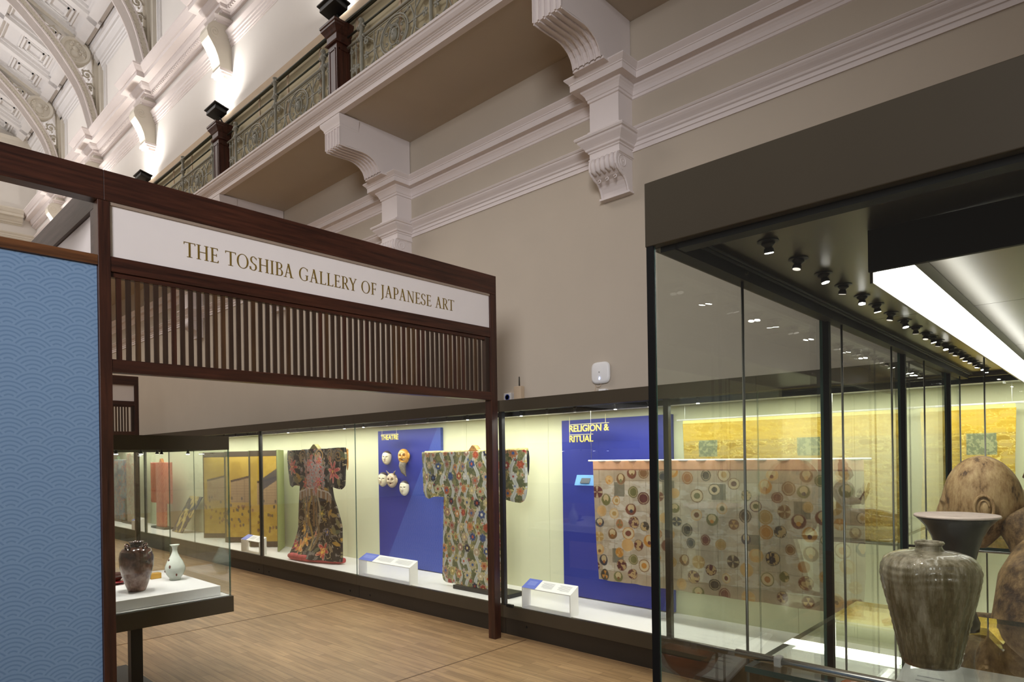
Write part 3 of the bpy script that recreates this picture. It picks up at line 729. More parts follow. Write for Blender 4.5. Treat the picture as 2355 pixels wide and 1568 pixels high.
portal(4.02, 'mahogany entrance frame with the white lettered gallery sign, slats and blue wave panel', True)
portal(13.4, 'smaller far mahogany frame with slats, seen through the opening at the left', False)

# ------------------------------------------------------------------ wall case
ZD = .265
wc = empty('wall_showcase', (4.6, 7, 0), 'long dark framed glass showcase running along the right wall', 'showcase')
CY0, CY1 = -1.5, 19.5
def wb(name, m, *a, bevel=0):
    mb = MB(); mb.box(*a); return mb.build(name, MT[m], wc, bevel=bevel)
joints = [1.74, 4.08, 6.41, 8.76, 11.1, 13.45, 15.8, 18.1]
edges = [CY0] + joints + [CY1]
for a, b_ in zip(edges[:-1], edges[1:]):
    wb('plinth_panel', 'bronzedk', 4.235, 4.26, a + .003, b_ - .003, 0, .155)
    wb('base_rail', 'bronze', 4.20, 4.245, a + .0015, b_ - .0015, .157, ZD)
    wb('fascia', 'bronze', 4.19, 4.22, a + .001, b_ - .001, 2.0, 2.102)
    pane(4.206, 4.214, a + .003, b_ - .003, ZD, 2.0, 'glass_door', wc)
wb('deck', 'deck', 4.245, 4.93, CY0, CY1, .235, ZD)
wb('inner_base', 'black', 4.27, 5.0, CY0, CY1, 0, .23)
wb('top_cover', 'bronzedk', 4.22, 5.045, CY0, CY1, 2.06, 2.102)
wb('soffit', 'black', 4.22, 4.33, CY0, CY1, 2.0, 2.03)
wb('light_baffle', 'black', 4.325, 4.335, CY0, CY1, 1.962, 2.03)
wb('soffit_back', 'white', 4.336, 4.93, CY0, CY1, 2.0, 2.03)
ys = [CY0, -.1, 1.1, 1.75, 2.95, 4.12, 5.3, 6.5, 7.7, 8.9, 10.1, 11.3, 12.5, 13.7, 14.9, 16.1, 17.3, CY1]
for a, b_ in zip(ys[:-1], ys[1:]): wb('back_panel', 'panel', 4.915, 4.935, a + .0015, b_ - .0015, ZD, 1.999)
for y in (4.08, 8.76, 13.45, 2.41):
    wb('mullion', 'black', 4.20, 4.24, y - .02, y + .02, ZD, 2.0)
for y in (6.2, 6.6, 3.83, 8.9, 8.6): 
    mb = MB(); mb.lathe([(.001, -.004), (.01, -.004), (.01, .004), (.001, .004)], (4.231, y, .06 if y > 6 else .1), 12, 'x'); mb.build('lock', MT['black'], wc)
mb = MB(); mb.box(4.180, 4.206, 3.95, 4.02, .262, .285); mb.build('door_catch', MT['black'], wc)

# spotlights in the wall case
def wspot(y, lit, proto=[]):
    root = empty('case_spotlight', (4.285, y, 2.0), 'SP', 'spotlight', 'small spotlights in the wall showcase')
    mb = MB(); mb.lathe([(.001, 0), (.014, 0), (.014, -.012), (.007, -.016), (.009, -.03), (.013, -.042), (.001, -.042)], (4.285, y, 2.0), 12); mb.build('body', MT['black'], root, smooth=True)
    mb = MB(); mb.lathe([(.001, -.0425), (.011, -.0425), (.011, -.045), (.001, -.045)], (4.285, y, 2.0), 12); mb.build('lamp', MT['lamp' if lit else 'lampdim'], root)
    root['label'] = ('lit' if lit else 'unlit') + ' tiny spotlight under the rim of the wall showcase'
    return root
ws = [wspot(3.9, True), wspot(3.6, False)]
SPY = [(3.3, 0), (2.9, 1), (2.6, 0), (2.2, 1), (4.35, 0), (4.6, 1), (4.9, 0), (5.2, 0), (5.55, 0), (5.9, 0), (6.35, 1), (6.75, 1), (7.1, 0), (7.5, 0), (7.85, 0), (8.1, 1), (8.45, 0), (8.9, 0), (9.3, 0), (9.7, 0), (10.1, 1), (10.6, 0), (11.0, 0)]
for y, l in SPY:
    c = dup(ws[0 if l else 1], (0, y - (3.9 if l else 3.6), 0), ('lit' if l else 'unlit') + ' tiny spotlight under the rim of the wall showcase')
for y, t in ((2.4, (4.62, 2.4, .9)), (4.6, (4.55, 4.7, .9)), (5.9, (4.5, 5.4, .3)), (7.6, (4.45, 7.6, .8)), (9.3, (4.6, 9.4, .6)), (11, (4.6, 11, .6)), (13.6, (4.7, 13.6, .8)), (1.2, (4.6, 1.2, .9)), (3.4, (4.5, 3.3, .3)), (15.5, (4.6, 15.6, .8))):
    spot('case_spot_beam', (4.29, y, 1.945), t, 9, (1, .96, .9), 78, .8, .012)

# ------------------------------------------------------------------ painted cloth
def setcol(me, cols):
    a = me.color_attributes.new('pattern', 'FLOAT_COLOR', 'POINT')
    rgba = np.ones((len(me.vertices), 4), dtype=np.float32); rgba[:, :3] = cols; a.data.foreach_set('color', rgba.ravel())
def lin(c):
    c = np.asarray(c, float) / 255; return np.where(c <= .04045, c / 12.92, ((c + .055) / 1.055) ** 2.4)
def vnoise(u, v, s, seed=0):
    """smooth value noise"""
    rs = np.random.RandomState(seed); T = rs.rand(256, 256)
    x = u * s; y = v * s; xi = np.floor(x).astype(int); yi = np.floor(y).astype(int); fx = x - xi; fy = y - yi
    fx = fx * fx * (3 - 2 * fx); fy = fy * fy * (3 - 2 * fy)
    g = lambda i, j: T[i % 256, j % 256]
    return (g(xi, yi) * (1 - fx) + g(xi + 1, yi) * fx) * (1 - fy) + (g(xi, yi + 1) * (1 - fx) + g(xi + 1, yi + 1) * fx) * fy
def fbm(u, v, s, seed=0): return .5 * vnoise(u, v, s, seed) + .3 * vnoise(u, v, s * 2.1, seed + 1) + .2 * vnoise(u, v, s * 4.3, seed + 2)
def put(col, mask, c): 
    m = np.clip(mask, 0, 1)[:, None]; col[:] = col * (1 - m) + lin(c) * m
def flower(col, u, v, cx, cy, r, n, ph, c, cc, depth=.28):
    dx = u - cx; dy = v - cy; near = (np.abs(dx) < r * 1.3) & (np.abs(dy) < r * 1.3)
    if not near.any(): return
    d = np.hypot(dx, dy); t = np.arctan2(dy, dx); e = r * (1 - depth + depth * np.cos(n * t + ph))
    put(col, (d < e) * 1., c); put(col, ((d < e) & (d > e * .86)) * .35, (235, 225, 190)); put(col, (d < r * .28) * 1., cc)
def leaf(col, u, v, cx, cy, r, ang, c):
    dx = u - cx; dy = v - cy; a = dx * math.cos(ang) + dy * math.sin(ang); b = -dx * math.sin(ang) + dy * math.cos(ang)
    put(col, ((np.abs(a) < r) & (np.abs(b) < r * .4 * (1 - (a / r) ** 2))) * 1., c)

def patch(name, parent, X, rows, paint, m, nu=120, nv=160, depth=None, thick=.02):
    """cloth piece hung parallel to the wall; rows = [(z, y_left, y_right)] top to bottom, y_left > y_right"""
    zs = [r[0] for r in rows]; V = []; uu = []; vv = []
    for j in range(nv + 1):
        s = j / nv * (len(rows) - 1); i = min(int(s), len(rows) - 2); f = s - i
        # arc length in z
        z = rows[i][0] * (1 - f) + rows[i + 1][0] * f; yl = rows[i][1] * (1 - f) + rows[i + 1][1] * f; yr = rows[i][2] * (1 - f) + rows[i + 1][2] * f
        for k in range(nu + 1):
            t = k / nu; y = yl * (1 - t) + yr * t; V.append((X + (depth(y, z, t) if depth else 0), y, z)); uu.append(y); vv.append(z)
    Fc = [(j * (nu + 1) + k, j * (nu + 1) + k + 1, (j + 1) * (nu + 1) + k + 1, (j + 1) * (nu + 1) + k) for j in range(nv) for k in range(nu)]
    a = np.array(V); o0 = ORG[parent.name] if parent else Vector((X, (a[:, 1].min() + a[:, 1].max()) / 2, a[:, 2].min()))
    me = bpy.data.meshes.new(name); me.from_pydata([tuple(p) for p in a - np.array(o0)], [], Fc); me.update()
    me.polygons.foreach_set('use_smooth', [True] * len(Fc))
    setcol(me, paint(np.array(uu), np.array(vv))); me.materials.append(m)
    o = bpy.data.objects.new(name, me); COL.objects.link(o); ORG[o.name] = o0
    if parent: o.parent = parent
    else: o.location = o0
    sd = o.modifiers.new('thickness', 'SOLIDIFY'); sd.thickness = thick; sd.offset = 1 if False else -1
    return o
MT['silk'] = vcol('figured_silk', .55, .4, .15, 260)
MT['brocade'] = vcol('metallic_brocade', .5, .5, .15, 260)
MT['leafgold'] = vcol('gold_leaf_paper', .5, .4)

# black uchikake-like robe
def paint_black(u, v):
    c = np.tile(lin((15, 14, 15)), (len(u), 1)); rs = np.random.RandomState(4)
    n = fbm(u, v, 7, 3); put(c, (np.abs(n - .5) < .010) * .9, (176, 158, 120))
    n2 = fbm(u + 3, v, 16, 9); put(c, ((n2 > .62) & (np.sin((v * 1.6 + u) * 260) > .3)) * .9, (176, 168, 158))
    # gold scroll clouds along the top
    for cy, r in ((8.33, .1), (8.05, .09), (7.6, .11), (7.35, .12), (7.15, .09), (7.85, .08)):
        d = np.hypot(u - cy, v - 1.64); t = np.arctan2(v - 1.64, u - cy)
        put(c, ((d < r) & (np.sin(d * 150 + t) > .3)) * 1., (150, 118, 72))
    leafc = [(150, 126, 70), (120, 112, 74), (92, 96, 70), (140, 120, 90), (170, 130, 50)]
    for i in range(110):
        leaf(c, u, v, 7 + rs.rand() * 1.5, .27 + rs.rand() * 1.4, .035 + rs.rand() * .04, rs.rand() * 3, leafc[rs.randint(5)])
    # long gold and silver streamers
    for ph, cc in ((0, (165, 150, 125)), (.5, (120, 96, 60)), (1.1, (165, 136, 70))):
        x = 7.72 + .12 * np.sin(v * 5 + ph * 3) + .18 * (1.2 - v) * (ph - .5)
        put(c, ((np.abs(u - x) < .018) & (v < 1.2) & (v > .4)) * 1., cc)
    # brown bridge with a white rail
    arcz = 1.17 - .5 * (u - 7.78) ** 2
    m = (np.abs(v - arcz) < .05) & (np.abs(u - 7.8) < .45); put(c, m * 1., (136, 102, 66)); put(c, (m & (np.sin(u * 90) > .4)) * 1., (170, 158, 145)); put(c, ((np.abs(v - arcz - .055) < .01) & (np.abs(u - 7.8) < .45)) * 1., (190, 178, 165))
    for x in (7.62, 7.72, 7.83, 7.95): put(c, ((np.abs(u - x - .05) < .02) & (v < 1.12) & (v > .72)) * 1., (128, 98, 62))
    # central phoenix of pink, silver and blue
    q = fbm(u, v, 14, 21); m = (np.hypot((u - 7.78) / .28, (v - 1.40) / .24) + (fbm(u, v, 11, 77) - .5) * 1.6 < .95)
    for lo, hi, cc in ((.3, .38, (170, 120, 112)), (.38, .45, (150, 158, 160)), (.45, .5, (178, 70, 60)), (.5, .55, (180, 165, 160)), (.55, .62, (120, 135, 134)), (.62, .72, (190, 105, 95))):
        put(c, (m & (q > lo) & (q < hi)) * .95, cc)
    pink = [(196, 66, 84), (208, 92, 92), (186, 62, 52), (204, 110, 96)]
    for (cy, cz_, r) in ((8.28, 1.50, .12), (7.26, 1.44, .15), (7.98, 1.28, .09), (7.62, 1.30, .08), (7.85, 1.55, .06), (7.6, 1.58, .06), (7.7, 1.2, .06), (7.35, 1.6, .05)):
        flower(c, u, v, cy, cz_, r, 7, rs.rand() * 6, pink[rs.randint(4)], (225, 180, 90), .3); flower(c, u, v, cy + .01, cz_, r * .55, 5, 1, (150, 40, 50), (220, 160, 80), .3)
    for (cy, cz_, r, cc) in ((8.02, .66, .085, (214, 158, 50)), (7.88, .53, .10, (206, 138, 52)), (8.0, .42, .13, (208, 132, 58)), (8.22, .50, .09, (150, 40, 66)), (8.13, .43, .07, (170, 50, 70)), (7.48, .42, .12, (178, 60, 52)), (7.5, .40, .07, (206, 120, 60)), (7.45, .66, .06, (86, 92, 150)), (7.68, .62, .05, (196, 76, 84)), (7.9, .85, .07, (150, 120, 60)), (8.0, 1.0, .05, (160, 130, 80)), (7.55, .9, .05, (150, 140, 60))):
        flower(c, u, v, cy, cz_, r, 5, rs.rand() * 6, cc, (230, 190, 90), .35)
    return c
def drape(amp, f, ph=0): return lambda y, z, t: amp * math.sin(y * f + ph + z * 1.1) * min(1, 2.2 - z) - .03 * math.sin(PI * t)
k1 = empty('embroidered_robe', (4.5, 7.75, ZD), 'black robe embroidered with flowers and a bridge, red padded hem, spread on display', 'kimono', )
patch('back_body', k1, 4.50, [(1.735, 8.08, 7.42), (1.45, 8.11, 7.40), (1.24, 8.13, 7.38), (1.0, 8.16, 7.26), (.75, 8.18, 7.18), (.5, 8.19, 7.18), (.36, 8.19, 7.18), (.30, 8.19, 7.19)], paint_black, MT['silk'], 170, 260, lambda y, z, t: drape(.014, 22)(y, z, t) - (.15 * min(1, max(0, (y - 7.2) / .5)) * max(0, (.72 - z) / .42) ** 1.7 if z < .72 else 0), .03)
patch('sleeve', k1, 4.505, [(1.728, 8.46, 8.085), (1.6, 8.47, 8.085), (1.45, 8.45, 8.10), (1.30, 8.43, 8.12), (1.262, 8.42, 8.13), (1.245, 8.37, 8.14)], paint_black, MT['silk'], 70, 110, drape(.008, 18), .04)
patch('sleeve', k1, 4.505, [(1.74, 7.415, 7.06), (1.6, 7.41, 7.04), (1.45, 7.41, 7.07), (1.30, 7.40, 7.08), (1.26, 7.39, 7.09), (1.243, 7.38, 7.13)], paint_black, MT['silk'], 70, 110, drape(.008, 18), .04)
mb = MB(); mb.prism([(7.90, 1.73), (7.66, 1.73), (7.76, 1.80), (7.80, 1.80)], 'x', 4.47, 4.53); mb.build('collar', mat('olive_collar_brocade', (112, 104, 52), .7, var=.4, scale=40), k1, bevel=.008)
mb = MB(); mb.prism([(7.065, 1.735), (7.042, 1.72), (7.043, 1.52), (7.06, 1.45)], 'x', 4.506, 4.53); mb.build('sleeve_lining', mat('orange_brocade_lining', (168, 118, 52), .7, var=.4, scale=40), k1, bevel=.01)
mb = MB(); mb.tube([(4.33 + .20 * max(0, (7.9 - y) / .66) ** 1.6, y, .312) for y in np.linspace(8.20, 7.20, 16)], [.03] + [.046] * 14 + [.03], 14)
hm = mb.build('padded_hem', mat('red_padded_hem', (186, 72, 74), .75, var=.3, scale=14), k1, smooth=True)


# olive floral noh robe
def paint_floral(u, v):
    c = np.tile(lin((104, 106, 74)), (len(u), 1)); rs = np.random.RandomState(11)
    n = fbm(u, v, 22, 5); put(c, (n > .56) * .55, (150, 146, 96)); put(c, (n < .42) * .5, (76, 84, 52))
    for k in range(-2, 16):
        x = 3.90 + k * .127; xc = x + .028 * np.sin(v * 21 + k * 1.1)
        put(c, (np.abs(u - xc) < .021) * .92, (196, 196, 190)); put(c, (np.abs(u - xc) < .006) * .5, (150, 150, 140))
    cols = [(186, 170, 134), (158, 76, 50), (58, 78, 122), (188, 186, 182), (40, 42, 60), (180, 124, 78), (178, 156, 130), (150, 56, 46), (150, 116, 98), (158, 142, 84), (176, 160, 124), (170, 112, 74)]
    cen = [(150, 60, 50), (225, 205, 140), (190, 90, 60), (60, 90, 140), (225, 215, 190)]
    for i in range(-1, 14):
        for j in range(0, 12):
            cy = 3.96 + i * .127 + (.063 if j % 2 else 0) + rs.randn() * .012; cz_ = .30 + j * .122 + rs.randn() * .014
            flower(c, u, v, cy, cz_, .040 + rs.rand() * .014, rs.choice([6, 8]), rs.rand() * 6, cols[rs.randint(12)], cen[rs.randint(5)], .13)
            flower(c, u, v, cy + .05, cz_ + .045, .018 + rs.rand() * .01, 5, rs.rand() * 6, cols[rs.randint(12)], cen[rs.randint(5)], .25)
            leaf(c, u, v, cy - .045, cz_ + .03, .022, rs.rand() * 3, (190, 178, 120))
    return c
k2 = empty('floral_robe', (4.5, 4.75, ZD), 'olive noh robe woven with flowers and silver waves on a low black stand', 'kimono')
patch('back_body', k2, 4.50, [(1.655, 5.17, 4.36), (1.2, 5.17, 4.36), (.6, 5.20, 4.35), (.36, 5.215, 4.34), (.325, 5.20, 4.35), (.305, 5.16, 4.38)], paint_floral, MT['brocade'], 190, 320, drape(.006, 14), .03)
patch('sleeve', k2, 4.50, [(1.65, 5.50, 5.172), (1.64, 5.51, 5.172), (1.4, 5.50, 5.172), (1.24, 5.495, 5.172), (1.20, 5.475, 5.172), (1.185, 5.43, 5.172)], paint_floral, MT['brocade'], 80, 120, drape(.006, 14), .04)
patch('sleeve', k2, 4.50, [(1.66, 4.358, 4.035), (1.5, 4.358, 4.03), (1.3, 4.358, 4.035), (1.25, 4.358, 4.045), (1.21, 4.358, 4.06), (1.19, 4.358, 4.11)], paint_floral, MT['brocade'], 80, 120, drape(.006, 14), .04)
mb = MB(); mb.tube([(4.50, 5.505, 1.65), (4.50, 4.03, 1.658)], .02, 12); mb.build('shoulder_fold', MT['brocfold'] if 'brocfold' in MT else mat('floral_shoulder_fold', (170, 160, 96), .6, var=.5, scale=30), k2, smooth=True)
mb = MB(); mb.prism([(4.81, 1.655), (4.65, 1.655), (4.71, 1.715), (4.745, 1.72)], 'x', 4.47, 4.53); mb.build('collar', mat('rust_olive_collar', (150, 110, 60), .7, var=.5, scale=40), k2, bevel=.008)
mb = MB(); rings = [[(4.515 + .02 * q_ * math.cos(t), 4.030 - .003 * q_ * math.sin(t), z) for t in np.linspace(0, 2 * PI, 12, endpoint=False)] for z, q_ in ((1.42, .1), (1.48, .7), (1.58, 1), (1.65, .5))]
mb.rings(rings); mb.build('sleeve_opening', MT['black'], k2)
mb = MB(); mb.box(4.40, 4.62, 4.20, 4.98, ZD, .305); tag(mb.build('display_stand', MT['black'], bevel=.003), 'low black block beneath the olive floral robe', 'stand')
k2.location = k2.location

# circle-patchwork altar cloth hanging from a rod
def paint_circles(u, v):
    rs = np.random.RandomState(5); c = np.tile(lin((176, 161, 140)), (len(u), 1))
    n = fbm(u, v, 12, 2); put(c, (n > .5) * .25, (196, 184, 164)); put(c, (n < .4) * .2, (150, 132, 108))
    border = (u > 3.27) | (u < 1.30) | (v < .62) | (v > 1.38); put(c, border * .45, (150, 124, 92))
    bro = (~border) & (fbm(u, v * 2.5, 9, 30) > .55); put(c, bro * .4, (206, 200, 190))
    for i, x in enumerate(np.arange(1.30, 3.4, .153)): put(c, (np.abs(u - x) < .0022) * .5, (110, 96, 78))
    for z in np.arange(.62, 1.5, .126): put(c, (np.abs(v - z + .01 * np.sin(u * 6)) < .0022) * .4, (110, 96, 78))
    for x, z in ((3.08, 1.31), (2.2, 1.31), (3.10, .75), (1.95, .95), (2.62, 1.33), (1.6, 1.2)): put(c, ((np.abs(u - x) < .055) & (np.abs(v - z) < .06)) * .85, (102, 96, 78))
    cols = [(112, 62, 44), (178, 122, 50), (92, 46, 42), (52, 50, 60), (150, 96, 48), (120, 84, 50), (168, 134, 78), (74, 62, 48), (190, 150, 96), (110, 104, 62)]
    pts = []
    tries = 0
    while len(pts) < 118 and tries < 6000:
        tries += 1; y = 1.22 + rs.rand() * 2.12; z = .52 + rs.rand() * .95
        if all((y - a) ** 2 + (z - b) ** 2 > .098 ** 2 for a, b in pts): pts.append((y, z))
    for y, z in pts:
        r = .038 + rs.rand() * .016; cc = cols[rs.randint(10)]; c2 = cols[rs.randint(10)]; d = np.hypot(u - y, v - z); t = np.arctan2(v - z, u - y)
        k = rs.choice([0, 1, 2, 3, 3, 0, 4, 5])
        put(c, (d < r) * 1., cc)
        if k == 0: put(c, ((d < r * .8) & (d > r * .68)) * .6, (186, 166, 130))
        elif k == 1: put(c, ((d < r * .72) & (np.cos(3 * t + 1.57) > .1)) * 1., c2)
        elif k == 2: put(c, ((d < r * .84)) * 1., (192, 172, 138)); put(c, (d < r * .45) * 1., c2)
        elif k == 3: put(c, ((np.hypot(u - y, v - z - r * .25) < r * .6)) * .9, (190, 168, 126)); put(c, ((np.hypot(u - y, v - z + r * .3) < r * .3)) * 1., c2)
        elif k == 4: put(c, ((d < r * .9) & (np.cos(4 * t) > .6)) * .6, (200, 180, 140))
        else: put(c, ((d < r * .9) & (fbm(u, v, 45, 50) > .5)) * .8, (190, 160, 110))
        put(c, ((d < r) & (d > r * .93)) * .3, (196, 180, 150))
    hd = v > 1.475; put(c, hd * 1., (206, 156, 122)); put(c, (hd & (fbm(u, v, 18, 8) > .55)) * .4, (190, 140, 96)); put(c, ((np.abs(v - 1.475) < .004)) * 1., (150, 104, 80))
    return c
tx = empty('altar_cloth', (4.6, 2.28, .5), 'patchwork altar cloth covered in round crests, hanging from a thin rod', 'textile')
patch('cloth', tx, 4.60, [(1.548, 3.345, 1.215), (1.2, 3.335, 1.21), (.8, 3.325, 1.21), (.53, 3.31, 1.23)], paint_circles, MT['brocade'], 620, 300, lambda y, z, t: .010 * math.sin(y * 17 + z * 3) * (1.6 - z) + .006 * math.sin(y * 41), .006)
mb = MB(); mb.tube([(4.60, 3.40, 1.55), (4.60, 1.17, 1.55)], .008, 10); mb.build('hanging_rod', MT['white'], tx, smooth=True)
for y in (3.10, 1.4):
    mb = MB(); mb.tube([(4.60, y + .27 if y > 3 else y, 1.55), (4.60, y + .27 if y > 3 else y, 1.99)], .0015, 5); mb.build('hanging_wire', MT['chrome'], tx)

# gold silk mantles
def paint_gold(u, v):
    c = np.tile(lin((176, 146, 48)), (len(u), 1))
    n = fbm(u, v * 1.8, 16, 13); put(c, (n > .55) * .55, (190, 168, 104)); put(c, (np.abs(n - .46) < .022) * .8, (226, 206, 122)); put(c, (n < .38) * .45, (146, 112, 20))
    put(c, (np.sin(v * 130 + 6 * vnoise(u, v, 8, 3)) > .75) * .3, (226, 196, 92))
    put(c, (v > 1.70) * .5, (214, 176, 40))
    for x, z in ((2.38, 1.64), (1.62, 1.64), (.62, 1.63), (2.0, 1.1)):
        m = (np.abs(u - x) < .075) & (np.abs(v - z) < .065); put(c, m * .9, (104, 116, 92)); put(c, (m & (fbm(u, v, 60, 4) > .52)) * .7, (164, 166, 120))
    return c
for nm, a, b_, lb in (('gold_mantle', 2.60, 1.02, 'wide gold silk mantle with a grey-green patch behind the round-crest cloth'), ('gold_mantle', .935, .45, 'narrow gold silk mantle hanging behind the carved head')):
    r = empty(nm, (4.80, (a + b_) / 2, 1.0), lb, 'textile')
    patch('cloth', r, 4.80, [(1.842, a, b_), (1.5, a - .01, b_ + .01), (1.0, a + .01, b_)], paint_gold, MT['silk'], int(220 * (a - b_)), 190, lambda y, z, t: .006 * math.sin(y * 25), .006)
    mb = MB(); mb.box(4.797, 4.803, b_ + .005, a - .005, 1.842, 1.868); mb.build('heading', mat('gold_net_heading', (232, 216, 130), .7, var=.1, scale=60), r)
    mb = MB(); mb.tube([(4.80, a + .05, 1.872), (4.80, b_ - .05, 1.872)], .007, 8); mb.build('hanging_rod', MT['white'], r, smooth=True)
    for y in (a - .02, b_ + .02):
        mb = MB(); mb.tube([(4.80, y, 1.87), (4.80, y, 1.99)], .0015, 5); mb.build('hanging_wire', MT['chrome'], r)

# blue panels
def blue_mat(name, y0, y1, a, b_):
    m, nt, bs = newmat(name); tc = nt.nodes.new('ShaderNodeTexCoord'); g = nt.nodes.new('ShaderNodeNewGeometry')
    sp = nt.nodes.new('ShaderNodeSeparateXYZ'); L(nt, g.outputs['Position'], sp.inputs[0])
    def M_(op, *v):
        n = nt.nodes.new('ShaderNodeMath'); n.operation = op
        for i, q in enumerate(v):
            if hasattr(q, 'is_output'): L(nt, q, n.inputs[i])
            else: n.inputs[i].default_value = q
        return n.outputs[0]
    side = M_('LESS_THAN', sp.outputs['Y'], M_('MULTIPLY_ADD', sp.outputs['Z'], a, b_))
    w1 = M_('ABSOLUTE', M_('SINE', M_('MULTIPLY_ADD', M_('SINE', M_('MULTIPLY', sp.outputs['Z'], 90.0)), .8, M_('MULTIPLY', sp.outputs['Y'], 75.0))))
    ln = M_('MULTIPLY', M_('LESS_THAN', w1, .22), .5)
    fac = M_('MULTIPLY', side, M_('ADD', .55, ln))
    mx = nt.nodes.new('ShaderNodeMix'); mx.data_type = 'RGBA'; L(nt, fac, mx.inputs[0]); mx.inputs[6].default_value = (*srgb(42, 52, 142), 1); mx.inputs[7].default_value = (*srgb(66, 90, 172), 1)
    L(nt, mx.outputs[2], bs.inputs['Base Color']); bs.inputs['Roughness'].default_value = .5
    return m
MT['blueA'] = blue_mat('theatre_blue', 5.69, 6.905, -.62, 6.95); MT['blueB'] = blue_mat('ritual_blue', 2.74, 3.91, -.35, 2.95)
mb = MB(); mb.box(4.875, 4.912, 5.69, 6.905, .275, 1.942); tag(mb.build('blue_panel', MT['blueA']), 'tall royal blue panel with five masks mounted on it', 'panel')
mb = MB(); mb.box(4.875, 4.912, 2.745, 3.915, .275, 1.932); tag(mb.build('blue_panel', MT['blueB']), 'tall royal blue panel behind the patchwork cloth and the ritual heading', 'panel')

def text_thing(name, s, y, z, h, label, m, X=4.72, ln=None, wires=()):
    root = empty(name, (X, y, z), label, 'lettering')
    for j, line in enumerate(s):
        cu = bpy.data.curves.new('t', 'FONT'); cu.body = line; cu.size = h * 1.43; cu.extrude = .004; cu.offset = h * .022; cu.space_character = .98
        to = bpy.data.objects.new('t', cu); COL.objects.link(to); dg = bpy.context.evaluated_depsgraph_get(); me = bpy.data.meshes.new_from_object(to.evaluated_get(dg))
        COL.objects.unlink(to); bpy.data.objects.remove(to)
        xs = [v.co.x for v in me.vertices]; x0 = min(xs); wd = max(xs) - x0; want = ln[j]
        for v in me.vertices:
            x, yy, zz = v.co; v.co = (-zz, -(x - x0) * want / wd, yy - j * h * 1.62)
        me.materials.clear(); me.materials.append(m)
        o = bpy.data.objects.new('word', me); COL.objects.link(o); o.parent = root
    mb = MB()
    for yy, za, zb in wires: mb.tube([(X, yy, za), (X, yy, zb)], .0016, 5)
    mb.tube([(X, y, z + h + .008), (X, y - ln[0], z + h + .008)], .0025, 5)
    if len(s) > 1: mb.tube([(X, y, z - h * 1.62 + h + .008), (X, y - ln[1], z - h * 1.62 + h + .008)], .0025, 5)
    mb.build('hanging_wire', MT['goldwire'], root)
    return root
MT['goldlet'] = mat('pale_gold_lettering', (196, 178, 96), .5, var=.05)
MT['goldwire'] = mat('pale_gold_wire', (206, 196, 140), .5, var=.05)
text_thing('hanging_heading', ['THEATRE'], 6.62, 1.822, .058, 'gold letters reading THEATRE hung in front of the blue mask panel', MT['goldlet'], ln=[.345], wires=((6.60, 1.88, 1.96), (6.31, 1.88, 1.96)))
text_thing('hanging_heading', ['RELIGION &', 'RITUAL'], 3.70, 1.815, .058, 'gold letters reading RELIGION & RITUAL hung on wires', MT['goldlet'], ln=[.437, .265], wires=((3.698, 1.72, 1.96), (3.30, 1.88, 1.96), (3.46, 1.78, 1.82)))

# label stands on the deck
def label_stand(y0, y1, label, wide=.12):
    root = empty('label_stand', (4.26, (y0 + y1) / 2, ZD), label, 'label stand', 'white label stands in the wall showcase')
    t = .008
    for y in (y0, y1 - t):
        mb = MB(); mb.prism([(4.225, ZD), (4.335, ZD), (4.335, .50), (4.225, .44)], 'y', y, y + t); mb.build('side', MT['white'], root)
    mb = MB(); mb.box(4.225, 4.335, y0 + t, y1 - t, ZD, ZD + t); mb.build('foot', MT['white'], root)
    mb = MB(); mb.prism([(4.225, .44), (4.335, .50), (4.335, .507), (4.225, .447)], 'y', y0, y1); top = mb.build('top', MT['white'], root)
    q = y1 - (y1 - y0) * .28
    mb = MB(); mb.prism([(4.2235, .4475), (4.335, .5076), (4.335, .5088), (4.2235, .4487)], 'y', q, y1); mb.build('blue_label', MT['bluelab'], top)
    mb = MB()
    def lines(ya, yb, n, s0, s1):
        for i in range(n):
            s = s0 + (s1 - s0) * i / n; x = 4.225 + .11 * s; z = .4475 + .06 * s
            mb.prism([(x, z + .0003), (x + .003, z + .0019), (x + .003, z + .0022), (x, z + .0006)], 'y', ya, yb - (yb - ya) * (.3 if i == 0 else .05 * (i % 3)))
    mid = (y0 + q) / 2
    lines(mid + .03, q - .03, 7, .25, .85); lines(y0 + .04, mid - .02, 7, .25, .85); mb.build('text_block', MT['label'], top)
    mb = MB(); 
    for i in range(7):
        s = .35 + .45 * i / 7; x = 4.225 + .11 * s; z = .449 + .06 * s; mb.prism([(x, z), (x + .003, z + .0016), (x + .003, z + .002), (x, z + .0004)], 'y', q + .03, y1 - .03)
    mb.build('text_block', mat('pale_blue_print', (140, 156, 220), .6), top)
    return root
label_stand(3.33, 3.87, 'white label stand with blue end, the nearest, below the ritual heading')
label_stand(5.46, 6.40, 'long white label stand with blue end between the two robes')
label_stand(8.86, 9.43, 'white label stand with blue end in front of the gold folding screen')
label_stand(13.9, 14.3, 'small white label stand with blue end before the red robe')
label_stand(15.9, 16.5, 'white label stand at the far left behind the small glass case')

